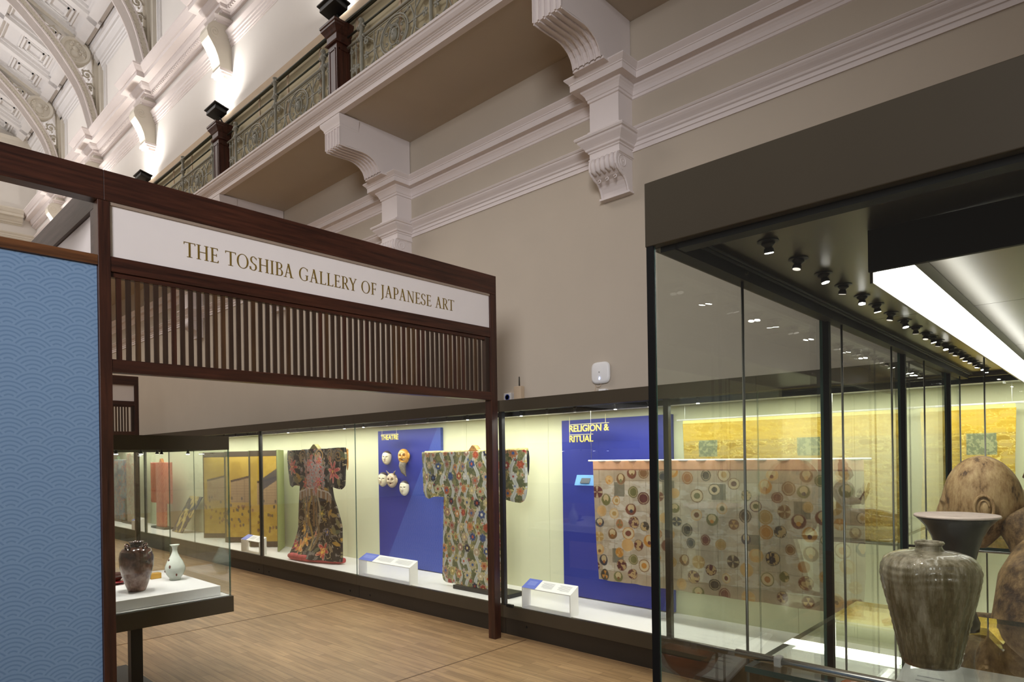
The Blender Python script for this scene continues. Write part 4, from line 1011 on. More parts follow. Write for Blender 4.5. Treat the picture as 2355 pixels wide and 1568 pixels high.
# masks
def face(parent, name, c, w_, h_, d_, tilt, skin, feat, kind='plain'):
    """relief face looking towards -x; c is its centre on the panel"""
    nu, nv = 44, 56; V = []; colr = []
    for j in range(nv + 1):
        b = -1 + 2 * j / nv
        for i in range(nu + 1):
            a = -1 + 2 * i / nu
            # face outline: narrower at the chin
            wz = (1 - .22 * max(0, -b) ** 1.5) * math.sqrt(max(0, 1 - abs(b) ** 2.6))
            y = a * wz; r2 = min(1, a * a); dep = math.sqrt(max(0, 1 - r2)) * math.sqrt(max(0, 1 - abs(b) ** 3)) 
            g = lambda x0, z0, sx, sz: math.exp(-((y - x0) / sx) ** 2 - ((b - z0) / sz) ** 2)
            f = .34 * g(0, -.02, .11, .26) + .16 * g(0, -.17, .16, .10) + .10 * (g(-.33, .26, .2, .07) + g(.33, .26, .2, .07)) - .16 * (g(-.33, .12, .16, .09) + g(.33, .12, .16, .09)) + .10 * g(0, -.42, .2, .06) - .08 * g(0, -.36, .2, .03) + .1 * g(0, -.72, .2, .14)
            if kind in ('fierce', 'horned'): f += .16 * (g(-.3, .3, .16, .1) + g(.3, .3, .16, .1)) + .14 * (g(-.45, -.15, .16, .15) + g(.45, -.15, .16, .15)) - .18 * g(0, -.42, .3, .1)
            V.append((-(dep * .8 + f) * d_, y * w_, b * h_))
            col = np.array(lin(skin)) * (1 + .05 * math.sin(31 * a + 17 * b))
            eye = max(g(-.33, .12, .15, .035), g(.33, .12, .15, .035)); mo = g(0, -.40, .22, .04 if kind == 'plain' else .09)
            if eye > .5: col = lin((60, 48, 40))
            if mo > .5: col = lin(feat)
            if kind == 'plain' and (b > .72 - .25 * y * y): col = lin((70, 60, 52))
            if kind in ('fierce', 'horned') and (b > .28 and b < .42 and .12 < abs(y) < .5): col = lin((110, 78, 40))
            colr.append(col)
    n = len(V); V += [(0, v[1], v[2]) for v in V]; colr += colr
    Fc = []
    N = nu + 1
    for j in range(nv):
        for i in range(nu):
            q = j * N + i; Fc.append((q, q + 1, q + N + 1, q + N)); Fc.append((n + q, n + q + N, n + q + N + 1, n + q + 1))
    for j in range(nv): Fc += [(j * N, (j + 1) * N, n + (j + 1) * N, n + j * N), (j * N + nu, n + j * N + nu, n + (j + 1) * N + nu, (j + 1) * N + nu)]
    ct, st = math.cos(tilt), math.sin(tilt); o0 = ORG[parent.name]
    ca, sa = math.cos(.5), math.sin(.5)
    V = [(v[0], v[1] * ct - v[2] * st, v[1] * st + v[2] * ct) for v in V]
    P = [(c[0] - o0[0] + v[0] * ca - v[1] * sa - .034, c[1] - o0[1] + v[0] * sa + v[1] * ca, c[2] - o0[2] + v[2]) for v in V]
    me = bpy.data.meshes.new(name); me.from_pydata(P, [], Fc); me.update(); me.polygons.foreach_set('use_smooth', [True] * len(Fc)); setcol(me, np.array(colr)); me.materials.append(MT['lacq'])
    o = bpy.data.objects.new(name, me); COL.objects.link(o); o.parent = parent; ORG[o.name] = o0
    return o
MT['lacq'] = vcol('painted_mask_lacquer', .4, .5, 0, 60, 0, .2)
def mask(c, w_, h_, skin, feat, kind, label, tilt=0):
    root = empty('noh_mask', (4.874, c[0], c[1] - h_), label, 'mask', None); cc = (4.872, c[0], c[1])
    face(root, 'face', cc, w_, h_, .075, tilt, skin, feat, kind)
    if kind == 'horned':
        for s in (-1, 1):
            mb = MB(); y = c[0] + s * w_ * .6
            mb.tube([(4.84, y, c[1] + h_ * .75), (4.82, y + s * .02, c[1] + h_ * 1.05), (4.82, y + s * .055, c[1] + h_ * 1.35)], [.012, .008, .002], 8); mb.build('horn', mat('gilt_horn', (170, 150, 110), .5), root, smooth=True)
            mb = MB(); mb.ball((4.85, c[0] + s * w_ * 1.02, c[1]), .025, 10, sx=.5, sz=1.4); mb.build('ear', mat('mask_ear', skin, .5), root, smooth=True)
    if kind == 'fierce':
        mb = MB(); mb.tube([(4.83, c[0], c[1] - h_ * .6), (4.815, c[0] + .005, c[1] - h_ * 1.2), (4.82, c[0] - .01, c[1] - h_ * 1.9), (4.83, c[0] - .05, c[1] - h_ * 2.5)], [.045, .042, .03, .004], 12)
        mb.build('beard', mat('grey_beard_hair', (120, 112, 98), .8, var=.4, scale=80), root, smooth=True)
        for s in (-1, 1):
            mb = MB(); mb.ball((4.85, c[0] + s * w_ * 1.0, c[1] + .01), .028, 10, sx=.5, sz=1.5); mb.build('ear', mat('mask_ear', skin, .5), root, smooth=True)
            mb = MB(); mb.tube([(4.80, c[0] + s * .01, c[1] - h_ * .28), (4.80, c[0] + s * .04, c[1] - h_ * .38), (4.82, c[0] + s * .06, c[1] - h_ * .3)], [.01, .008, .003], 8); mb.build('moustache', MT['grey'], root, smooth=True)
mask((6.67, 1.605), .062, .088, (222, 210, 178), (150, 70, 60), 'plain', 'pale wooden mask of a youth, upper left of the five', .04)
mask((6.33, 1.615), .072, .095, (204, 150, 62), (120, 50, 40), 'fierce', 'orange fierce old man mask with a long grey beard')
mask((6.755, 1.335), .066, .092, (224, 212, 180), (160, 60, 50), 'plain', 'pale woman mask, lower left of the five', .08)
mask((6.57, 1.325), .070, .090, (196, 176, 146), (110, 40, 36), 'horned', 'horned grinning demon mask between the two lower pale masks')
mask((6.325, 1.235), .062, .092, (222, 212, 186), (170, 120, 100), 'plain', 'pale high-browed mask, lowest and furthest right')

# folding screen
def paint_screen(u, v):
    c = np.tile(lin((196, 164, 64)), (len(u), 1)); n = fbm(u, v, 8, 41); put(c, (n > .52) * .3, (214, 186, 96)); put(c, (n < .42) * .3, (170, 138, 52))
    # town street: pale buildings, brown roofs, crowd
    roofz = 1.40 - .28 * np.abs(((u - 8.9) % .9) - .35); m = (v < roofz) & (v > .92) & (((u - 8.9) % .9) < .78); put(c, m * .85, (176, 150, 120)); put(c, (m & (np.abs(v - roofz) < .035)) * 1., (84, 66, 50))
    put(c, (m & (np.sin(v * 150) > .5)) * .3, (140, 112, 90)); put(c, (m & (np.sin(u * 60) > .96)) * .3, (96, 78, 62)); put(c, ((v < .92) & (v > .80)) * .4, (190, 156, 104))
    put(c, ((np.abs(u - 9.5) < .14) & (np.abs(v - 1.32 + (u - 9.5) * .8) < .09)) * .9, (62, 66, 76))
    rs = np.random.RandomState(8)
    for i in range(190):
        x = 8.9 + rs.rand() * 2.7; z = rs.choice([.55, .62, .86, .74, 1.0]) + rs.randn() * .03; d = ((u - x) / .013) ** 2 + ((v - z) / .026) ** 2
        put(c, (d < 1) * .8, [(80, 74, 70), (120, 84, 66), (70, 76, 88), (150, 110, 90)][rs.randint(4)])
    return c
fs = empty('folding_screen', (4.7, 10.2, ZD), 'gold folding screen painted with a street crowd, standing in zigzag', 'screen')
vy = [8.9, 9.35, 9.79, 10.23, 10.67, 11.11, 11.55]; vx = [4.53, 4.86, 4.53, 4.86, 4.53, 4.86, 4.53]
MT['screenback'] = mat('green_screen_back', (150, 160, 104), .8, var=.06)
MT['screenframe'] = mat('dark_brocade_border', (74, 62, 44), .7, var=.2, scale=40)
for i in range(6):
    p, q = Vector((vx[i], vy[i], 0)), Vector((vx[i + 1], vy[i + 1], 0)); d = (q - p).normalized(); nrm = Vector((-d.y, d.x, 0)); 
    if nrm.x > 0: nrm = -nrm
    p = p + d * .006; q = q - d * .006; Lw = (q - p).length
    def P3(s, z, o): a = p + d * (s * Lw) + nrm * o; return (a.x, a.y, z)
    # leaf board
    mb = MB(); mb.rings([[P3(0, ZD + .01, -.008), P3(1, ZD + .01, -.008), P3(1, ZD + .01, .008), P3(0, ZD + .01, .008)], [P3(0, 1.745, -.008), P3(1, 1.745, -.008), P3(1, 1.745, .008), P3(0, 1.745, .008)]])
    lf = mb.build('leaf', MT['screenback'], fs)
    mb = MB()
    for (s0, s1, z0, z1) in ((0, 1, 1.66, 1.745), (0, 1, ZD + .01, ZD + .09), (0, .03, ZD + .01, 1.745), (.97, 1, ZD + .01, 1.745)):
        mb.rings([[P3(s0, z0, .008), P3(s1, z0, .008), P3(s1, z0, .0125), P3(s0, z0, .0125)], [P3(s0, z1, .008), P3(s1, z1, .008), P3(s1, z1, .0125), P3(s0, z1, .0125)]])
    mb.build('border', MT['screenframe'], lf)
    nu, nv = 60, 150; V = []; uu = []; vv = []
    for j in range(nv + 1):
        for k in range(nu + 1):
            s = .03 + .94 * k / nu; z = ZD + .09 + (1.66 - ZD - .09) * j / nv; a = P3(s, z, .0095); V.append(tuple(np.array(a) - np.array(ORG[fs.name]))); uu.append(a[1]); vv.append(z)
    Fc = [(j * (nu + 1) + k, j * (nu + 1) + k + 1, (j + 1) * (nu + 1) + k + 1, (j + 1) * (nu + 1) + k) for j in range(nv) for k in range(nu)]
    me = bpy.data.meshes.new('painting'); me.from_pydata(V, [], Fc); me.update(); setcol(me, paint_screen(np.array(uu), np.array(vv))); me.materials.append(MT['leafgold'])
    o = bpy.data.objects.new('painting', me); COL.objects.link(o); o.parent = lf; sd = o.modifiers.new('t', 'SOLIDIFY'); sd.thickness = .002; sd.offset = 0

# red robe, gold-figured board, pale and blue robes beyond
def robe(name, X, yc, hw, bw, zt, zs, zb, paint, label, stand=True, collar=(190, 120, 60)):
    r = empty(name, (X, yc, ZD), label, 'kimono')
    patch('back_body', r, X, [(zt, yc + bw, yc - bw), (zb, yc + bw, yc - bw)], paint, MT['silk'], 50, 130, drape(.006, 15), .03)
    for s in (-1, 1):
        a, b_ = yc + s * bw, yc + s * hw; lo, hi = min(a, b_), max(a, b_)
        patch('sleeve', r, X, [(zt, hi, lo), (zs + .03, hi, lo), (zs, hi - (.04 if s > 0 else 0), lo + (0 if s > 0 else .04))], paint, MT['silk'], 30, 80, None, .03)
    mb = MB(); mb.prism([(yc + .09, zt - .005), (yc - .09, zt - .005), (yc - .02, zt + .075), (yc + .02, zt + .075)], 'x', X - .03, X + .02); mb.build('collar', mat(name + '_collar', collar, .7, var=.3, scale=30), r, bevel=.006)
    if stand:
        mb = MB(); mb.box(X - .1, X + .1, yc - bw - .1, yc + bw + .1, ZD, ZD + .04); mb.build('base', MT['black'], r)
    return r
def paint_red(u, v):
    c = np.tile(lin((198, 96, 66)), (len(u), 1)); put(c, (np.sin((u + v) * 75) > .2) * .45, (216, 156, 122)); put(c, (fbm(u, v, 14, 6) > .56) * .6, (176, 62, 46)); return c
def paint_pale(u, v):
    c = np.tile(lin((190, 186, 160)), (len(u), 1)); n = fbm(u, v, 10, 16); put(c, (n > .55) * .6, (150, 120, 96)); put(c, (n < .4) * .5, (120, 116, 96)); put(c, (fbm(u, v, 26, 17) > .6) * .5, (170, 80, 60)); return c
def paint_blue(u, v):
    c = np.tile(lin((104, 128, 138)), (len(u), 1)); n = fbm(u, v, 8, 26); put(c, (n > .53) * .6, (160, 170, 170)); put(c, (n < .42) * .6, (62, 84, 120)); put(c, (fbm(u, v, 20, 27) > .6) * .7, (190, 110, 80)); return c
robe('woven_robe', 4.70, 14.01, .56, .27, 1.585, .77, .30, paint_red, 'salmon red robe on a stand seen through the small glass case')
robe('long_robe', 4.66, 15.62, .36, .35, 1.80, .6, .27, paint_pale, 'pale tall patterned robe left of the salmon red robe', True, (170, 150, 110))
robe('trailing_robe', 4.70, 16.75, .62, .40, 1.66, .8, .27, paint_blue, 'blue-grey robe at the far left end of the wall showcase', True, (90, 110, 80))
bd = empty('tilted_panel', (4.65, 13.0, ZD), 'dark blue tilted board with gold figures beside the red robe', 'panel')
def paint_board(u, v):
    c = np.tile(lin((44, 56, 78)), (len(u), 1)); n = fbm(u, v, 12, 33); put(c, ((n > .48) & (np.abs(u - 12.83) < .26)) * .95, (196, 172, 100)); put(c, (n > .62) * .7, (230, 210, 150)); return c
patch('picture', bd, 4.6, [(.93, 13.05, 12.45), (.27, 13.22, 12.70)], paint_board, MT['silk'], 60, 90, lambda y, z, t: (z - .27) * .42, .012)
mb = MB(); mb.prism([(4.72, ZD), (4.74, ZD), (4.86, .86), (4.85, .87)], 'y', 12.6, 12.62); mb.prism([(4.72, ZD), (4.74, ZD), (4.86, .86), (4.85, .87)], 'y', 12.98, 13.0); mb.build('easel', MT['acrylic'], bd)

# pale blue plate standing in for a touchscreen reflected in the case glass
mb = MB(); mb.prism([(4.60, 1.335), (4.64, 1.425), (4.646, 1.422), (4.606, 1.332)], 'y', 3.35, 3.56); pp = mb.build('touchscreen_reflection', mat('reflected_screen_blue', (104, 160, 220), .4))
tag(pp, 'small tilted pale blue plate imitating a touchscreen reflection, beside the patchwork cloth', 'plate')
mb = MB(); mb.prism([(4.5995, 1.355), (4.6325, 1.405), (4.633, 1.404), (4.6, 1.354)], 'y', 3.40, 3.50); mb.build('reflected_dark_image', mat('reflected_image_dark', (40, 52, 62), .4), pp)

# devices above the wall case
rt = empty('wireless_router', (5.03, 3.56, 2.26), 'white rounded square wireless unit with a blue light on the wall above the showcase', 'router')
mb = MB(); rings = []
for ins, x in ((.02, 5.05), (.003, 5.045), (0, 5.03), (.004, 5.015), (.02, 5.008)):
    h = .103 - ins; ring = []
    for i in range(40):
        t = 2 * PI * i / 40; e = .5; ring.append((x, 3.56 + h * math.copysign(abs(math.cos(t)) ** e, math.cos(t)), 2.37 + h * math.copysign(abs(math.sin(t)) ** e, math.sin(t))))
    rings.append(ring)
mb.rings(rings); mb.build('body', MT['white'], rt, smooth=True)
mb = MB(); mb.lathe([(.001, -.002), (.006, -.002), (.006, .002), (.001, .002)], (5.007, 3.565, 2.375), 14, 'x'); mb.build('emblem', MT['grey'], rt)
mb = MB(); mb.lathe([(.001, -.002), (.006, -.002), (.006, .002), (.001, .002)], (5.006, 3.562, 2.312), 14, 'x'); mb.box(5.004, 5.008, 3.559, 3.564, 2.312, 2.328); mb.build('indicator_light', MT['led'], rt)
mb = MB(); mb.tube([(5.04, 3.60 + .03 * math.cos(t), 2.262 + .022 * math.sin(t)) for t in np.linspace(0, 6, 20)] + [(5.04, 3.64, 2.22), (5.04, 3.645, 2.10)], .003, 6); mb.build('cable', MT['screenedge'], rt, smooth=True)
mb = MB(); mb.box(5.0, 5.05, 3.49, 3.57, 2.103, 2.215); tag(mb.build('junction_box', MT['white'], bevel=.004), 'small white box below the wireless unit, on top of the showcase', 'box')
s1 = empty('sensor_box', (5.03, 4.75, 2.103), 'small white box with a round grille, left of the box with the aerial', 'box')
mb = MB(); mb.box(5.0, 5.05, 4.69, 4.80, 2.103, 2.27); mb.build('body', MT['white'], s1, bevel=.005)
mb = MB(); mb.lathe([(.025, -.003), (.032, -.003), (.032, .003), (.025, .003), (.025, -.003)], (4.999, 4.745, 2.225), 20, 'x'); mb.build('grille_ring', MT['bluelab'], s1)
s2 = empty('radio_box', (5.03, 4.59, 2.103), 'taller cream box with a black aerial on top of the showcase', 'box')
mb = MB(); mb.box(4.99, 5.05, 4.545, 4.645, 2.103, 2.33); mb.build('body', MT['screenedge'], s2, bevel=.006)
mb = MB(); mb.tube([(5.02, 4.59, 2.32), (5.02, 4.59, 2.43)], [.007, .005], 8); mb.build('aerial', MT['black'], s2)
mb = MB(); mb.box(4.95, 5.0, 7.2, 7.75, 2.103, 2.118); mb.box(4.95, 5.0, 7.2, 7.24, 2.118, 2.16); tag(mb.build('cable_clip', MT['grey']), 'flat grey fitting on top of the showcase, right of its middle', 'fitting')
mb = MB(); mb.box(4.95, 5.0, 12.2, 12.9, 2.103, 2.118); mb.box(4.95, 5.0, 12.2, 12.26, 2.118, 2.17); tag(mb.build('cable_clip', MT['grey']), 'flat grey fitting on top of the showcase near its far left end', 'fitting')

# ------------------------------------------------------------------ small glass table case beyond the entrance
tc_ = empty('table_case', (1.45, 5.17, 0), 'small glass table case on a black leg, just inside the entrance', 'display case')
TX0, TX1, TY0, TY1 = .75, 1.985, 4.6, 5.75
def tb(name, m, *a, bevel=0):
    mb = MB(); mb.box(*a); return mb.build(name, MT[m], tc_, bevel=bevel)
tb('top_fascia', 'bronze', TX0, TX1, TY0, TY0 + .02, 1.677, 1.772); tb('top_fascia', 'bronze', TX1 - .02, TX1, TY0 + .021, TY1, 1.677, 1.772); tb('top_fascia', 'bronze', TX0, TX0 + .02, TY0 + .021, TY1, 1.677, 1.772); tb('top_fascia', 'bronze', TX0 + .021, TX1 - .021, TY1 - .02, TY1, 1.677, 1.772)
tb('top_cover', 'casetop', TX0 + .02, TX1 - .02, TY0 + .02, TY1 - .02, 1.70, 1.76)
tb('base_frame', 'bronze', TX0 - .012, TX1 + .012, TY0 - .012, TY1 + .012, .535, .645)
tb('base_board', 'deck', TX0 + .01, TX1 - .01, TY0 + .01, TY1 - .01, .6455, .652)
tb('leg', 'black', 1.375, 1.445, 4.70, 4.77, .03, .535, bevel=.003); tb('leg', 'black', 1.375, 1.445, 5.55, 5.62, .03, .535, bevel=.003)
tb('foot_plate', 'black', 1.2, 1.62, 4.66, 5.66, 0, .03, bevel=.003)
pane(TX0, TX1, TY0 + .001, TY0 + .008, .65, 1.70, 'front_glass', tc_); pane(TX1 - .008, TX1 - .001, TY0 + .009, TY1 - .009, .65, 1.70, 'side_glass', tc_)
pane(TX0, TX1, TY1 - .008, TY1 - .001, .65, 1.70, 'back_glass', tc_); pane(TX0 + .001, TX0 + .008, TY0 + .009, TY1 - .009, .65, 1.70, 'side_glass', tc_)
mb = MB(); mb.box(TX0 + .05, TX1 - .055, TY0 + .045, TY1 - .06, .653, .72); tag(mb.build('plinth_block', MT['deck'], bevel=.002), 'low white plinth block inside the small glass table case', 'plinth')
TL = []
for (x, y, l) in ((1.38, 4.90, 1), (1.56, 4.99, 1), (1.81, 5.34, 0), (1.95, 5.20, 1), (1.70, 5.10, 0)):
    r = empty('table_case_spotlight', (x - .02, y, 1.70), 'LB', 'spotlight', 'small spotlights in the glass table case')
    r['label'] = ('lit' if l else 'unlit') + ' tiny spotlight hanging under the top of the small table case'
    mb = MB(); mb.lathe([(.001, 0), (.012, 0), (.012, -.01), (.006, -.014), (.009, -.03), (.014, -.045), (.001, -.045)], (x - .02, y, 1.70), 12); mb.build('body', MT['black'], r, smooth=True)
    mb = MB(); mb.lathe([(.001, -.0455), (.012, -.0455), (.012, -.048), (.001, -.048)], (x - .02, y, 1.70), 12); mb.build('lamp', MT['lamp' if l else 'lampdim'], r)
for x, y, t in ((1.36, 4.9, (1.45, 4.9, .8)), (1.6, 5.0, (1.75, 5.1, .8)), (1.25, 5.4, (1.4, 5.3, .8)), (1.85, 4.85, (1.7, 4.9, .7))):
    spot('table_case_beam', (x, y, 1.64), t, 13, (1, .97, .93), 95, .7, .012)

# brown four-lugged jar
def glaze(name, c1, c2, c3, scale, rough=.18, stops=(.35, .5, .65), coat=.3, stretch=(1, 1, .4), bump=.0, zgrad=None):
    m, nt, b = newmat(name); tc = nt.nodes.new('ShaderNodeTexCoord'); mp = nt.nodes.new('ShaderNodeMapping'); mp.inputs['Scale'].default_value = stretch
    n = nt.nodes.new('ShaderNodeTexNoise'); n.inputs['Scale'].default_value = scale; n.inputs['Detail'].default_value = 7; n.inputs['Roughness'].default_value = .7
    L(nt, tc.outputs['Object'], mp.inputs['Vector']); L(nt, mp.outputs['Vector'], n.inputs['Vector'])
    src = n.outputs['Fac']
    if zgrad:
        sp = nt.nodes.new('ShaderNodeSeparateXYZ'); L(nt, tc.outputs['Object'], sp.inputs[0]); mr = nt.nodes.new('ShaderNodeMapRange')
        mr.inputs['From Min'].default_value = zgrad[0]; mr.inputs['From Max'].default_value = zgrad[1]; mr.inputs['To Min'].default_value = zgrad[2]; mr.inputs['To Max'].default_value = zgrad[3]
        L(nt, sp.outputs['Z'], mr.inputs['Value']); ad = nt.nodes.new('ShaderNodeMath'); ad.operation = 'ADD'; L(nt, src, ad.inputs[0]); L(nt, mr.outputs[0], ad.inputs[1]); src = ad.outputs[0]
    r = nt.nodes.new('ShaderNodeValToRGB'); r.color_ramp.elements[0].position = stops[0]; r.color_ramp.elements[0].color = (*srgb(*c1), 1)
    r.color_ramp.elements[1].position = stops[2]; r.color_ramp.elements[1].color = (*srgb(*c3), 1); e = r.color_ramp.elements.new(stops[1]); e.color = (*srgb(*c2), 1)
    L(nt, src, r.inputs['Fac']); L(nt, r.outputs['Color'], b.inputs['Base Color']); b.inputs['Roughness'].default_value = rough; b.inputs['Coat Weight'].default_value = coat
    if bump:
        bp = nt.nodes.new('ShaderNodeBump'); bp.inputs['Strength'].default_value = bump; bp.inputs['Distance'].default_value = .01; L(nt, n.outputs['Fac'], bp.inputs['Height']); L(nt, bp.outputs['Normal'], b.inputs['Normal'])
    return m
jb = (1.482, 4.925, .7205)
j1 = empty('lugged_jar', jb, 'brown glazed four-lugged jar, tall, in the small table case', 'jar')
MT['brownglaze'] = glaze('brown_glaze', (26, 17, 13), (84, 50, 34), (164, 132, 116), 22, .14, (.3, .55, .95), .6, zgrad=(0, .34, .34, -.16), stretch=(1, 1, .8))
mb = MB(); mb.lathe([(.001, 0), (.052, 0), (.056, .006), (.07, .045), (.09, .11), (.103, .17), (.106, .225), (.1, .265), (.085, .288), (.055, .298), (.040, .302), (.038, .318), (.045, .330), (.046, .337), (.037, .338), (.03, .325), (.03, .30), (.001, .29)], jb, 48)
mb.build('body', MT['brownglaze'], j1, smooth=True)
for i in range(4):
    t = i * PI / 2 + .5; mb = MB(); c = Vector((jb[0] + .072 * math.cos(t), jb[1] + .072 * math.sin(t), jb[2] + .292)); tn = Vector((-math.sin(t), math.cos(t), 0)); ou = Vector((math.cos(t), math.sin(t), 0))
    mb.tube([c + tn * (.018 * math.cos(a)) + Vector((0, 0, .022 * math.sin(a))) + ou * .01 * math.sin(a) for a in np.linspace(0, PI, 9)], .006, 8); mb.build('lug', MT['brownglaze'], j1, smooth=True)
# celadon bottle
vb = (1.806, 5.145, .7205)
v1 = empty('bottle_vase', vb, 'pale celadon pear-shaped bottle with brown iron spots, in the small table case', 'vase')
cel = mat('celadon_glaze', (216, 222, 210), .12, var=.03, scale=8, coat=.5)
mb = MB(); mb.lathe([(.001, 0), (.036, 0), (.04, .006), (.036, .012), (.056, .04), (.069, .075), (.068, .10), (.052, .14), (.034, .17), (.021, .20), (.0165, .225), (.02, .245), (.032, .258), (.034, .262), (.028, .259), (.013, .235), (.001, .22)], vb, 44); mb.build('body', cel, v1, smooth=True)
mb = MB()
for t, z, a in ((-2.45, .105, .011), (-1.75, .045, .009), (-3.3, .07, .008), (-2.9, .15, .008)):
    r = .066 if z > .05 and z < .12 else (.058 if z < .05 else .047); mb.ball((vb[0] + r * math.cos(t), vb[1] + r * math.sin(t), vb[2] + z), a, 10, sx=.7, sy=.7, sz=1.2)
mb.build('iron_spot', mat('iron_brown_spot', (96, 42, 24), .3), v1, smooth=True)
mb = MB(); mb.box(1.69, 1.765, 5.30, 5.36, .7205, .763); tag(mb.build('lacquer_box', mat('yellow_lacquer_box', (198, 152, 66), .4, var=.1), bevel=.004), 'small ochre box between the brown jar and the celadon bottle', 'box')
cb = (1.47, 5.32, .7205); cu1 = empty('tea_bowl', cb, 'small dark tea bowl on a red lacquer stand behind the brown jar', 'bowl')
mb = MB(); mb.lathe([(.001, .022), (.02, .022), (.026, .03), (.045, .05), (.048, .075), (.044, .078), (.03, .05), (.001, .04)], cb, 30); mb.build('bowl', mat('tenmoku_glaze', (70, 34, 26), .15, coat=.5), cu1, smooth=True)
mb = MB(); mb.lathe([(.001, 0), (.04, 0), (.045, .01), (.075, .014), (.078, .02), (.04, .018), (.03, .024), (.001, .024)], cb, 30); mb.build('stand', mat('red_lacquer', (128, 26, 30), .25, coat=.5), cu1, smooth=True)

# ------------------------------------------------------------------ large showcase at the right
sc = empty('large_showcase', (2.6, .15, 0), 'large bronze-framed glass showcase filling the right of the view', 'showcase')
SX0, SX1, SY0, SY1 = 1.05, 4.185, -.34, .640
def sb(name, m, *a, bevel=0):
    mb = MB(); mb.box(*a); return mb.build(name, MT[m], sc, bevel=bevel)
sb('fascia', 'bronze', SX0, SX0 + .02, SY0, SY1, 1.982, 2.10, bevel=.0015); sb('fascia', 'bronze', SX0 + .021, SX1, SY1 - .02, SY1, 1.982, 2.10)
sb('fascia', 'bronze', SX1 - .02, SX1, SY0, SY1 - .021, 1.982, 2.10)
sb('ceiling_panel', 'casetop', SX0 + .02, 2.2285, SY0, SY1 - .02, 2.004, 2.09); sb('ceiling_panel', 'casetop', 2.2315, 3.20, SY0, SY1 - .02, 2.004, 2.09); sb('ceiling_panel', 'casetop', 3.203, SX1 - .02, SY0, SY1 - .02, 2.004, 2.09)
sb('glazing_channel', 'gasket', SX0 + .0205, SX0 + .05, SY0, SY1 - .055, 1.972, 2.003); sb('glazing_channel', 'gasket', SX0 + .0205, SX1 - .03, SY1 - .05, SY1 - .0205, 1.972, 2.003)
for i, (y, r_) in enumerate(((SY1 - .058, .004), (SY1 - .07, .003))):
    mb = MB(); mb.tube([(SX0 + .06, y, 1.995), (SX1 - .05, y, 1.995)], r_, 8); mb.build('ceiling_track', MT['gasket'], sc)
pane(SX0 + .004, SX0 + .013, SY0, SY1 - .014, .30, 1.984, 'front_glass', sc)
for a, b_ in ((SX0 + .004, 1.985), (1.987, 2.878), (2.880, 3.79), (3.792, SX1 - .01)): pane(a, b_, SY1 - .013, SY1 - .004, .30, 1.984, 'side_glass', sc)
sb('back_panel', 'panel', SX0 + .02, SX1 - .02, SY0 + .02, SY0 + .03, .30, 2.0); sb('corner_gasket', 'gasket', SX0 + .001, SX0 + .006, SY1 - .016, SY1 - .002, .30, 1.984)
for x in (1.99, 2.885, 3.79): sb('post', 'gasket', x - .010, x + .010, SY1 - .030, SY1 - .014, .30, 1.984)
sb('base', 'bronzedk', SX0, SX1, SY0, SY1, 0, .27); sb('deck', 'deck', SX0 + .02, SX1 - .02, SY0 + .01, SY1 - .02, .2705, .30)
for x in (1.38, 2.065, 2.63, 3.155, 3.97):
    mb = MB(); mb.tube([(x, .60, .30), (x, .60, 2.0)], .0032, 8); mb.build('shelf_rod', MT['rod'], sc, smooth=True)
    mb = MB(); mb.lathe([(.001, 1.985), (.013, 1.985), (.013, 2.003), (.001, 2.003)], (x, .60, 0), 12); mb.build('rod_clamp', MT['chrome'], sc)
for x, y in ((2.2, -.26), (3.3, -.26), (3.6, .1), (3.35, .42)):
    mb = MB(); mb.tube([(x, y, .30), (x, y, 2.0)], .0032, 8); mb.build('shelf_rod', MT['rod'], sc, smooth=True)
# hanging strip light with its dark housing
sl = empty('strip_light', (2.5, .27, 1.9), 'long white fluorescent strip hanging under the showcase ceiling', 'strip light')
mb = MB(); mb.box(1.318, 1.328, -.30, .336, 1.927, 2.003); mb.build('end_housing', MT['gasket'], sl)
mb = MB(); mb.box(1.329, 4.12, .331, .336, 1.908, 2.003); mb.box(1.329, 4.12, .300, .3305, 1.9455, 2.003); mb.build('housing', MT['casetop'], sl)  # deep side lip added to block the strip's mirror image in the side glass
mb = MB(); mb.box(1.329, 4.12, .279, .330, 1.932, 1.945); mb.build('diffuser', MT['strip'], sl)
# spotlights
def sspot(x, lit, ang, label):
    y = .49; r = empty('showcase_spotlight', (x, y, 2.004), label, 'spotlight', None)
    mb = MB(); mb.lathe([(.001, 0), (.019, 0), (.020, -.0018), (.014, -.003), (.001, -.003)], (x, y, 2.004), 24); mb.build('collar', MT['black'], r, smooth='auto')
    d = Vector((math.cos(ang) * .22, math.sin(ang) * .22, -1)).normalized(); p0 = Vector((x, y, 2.001))
    pts = [p0, p0 + d * .003, p0 + d * .007, p0 + d * .0095, p0 + d * .0115, p0 + d * .019]
    mb = MB(); mb.tube(pts, [.0125, .0125, .008, .0065, .0085, .0098], 16); mb.build('body', MT['black'], r, smooth=True)
    mb = MB(); mb.tube([p0 + d * .0192, p0 + d * .0200], [.008, .008], 14); mb.build('lamp', MT['lamp' if lit else 'lampdim'], r)
    return r
xs = [1.247, 1.406, 1.562, 1.706, 1.862, 1.997, 2.154, 2.314, 2.466, 2.62, 2.72, 2.83, 2.95, 3.06, 3.17, 3.28, 3.39, 3.50, 3.61, 3.72, 3.84, 3.98]
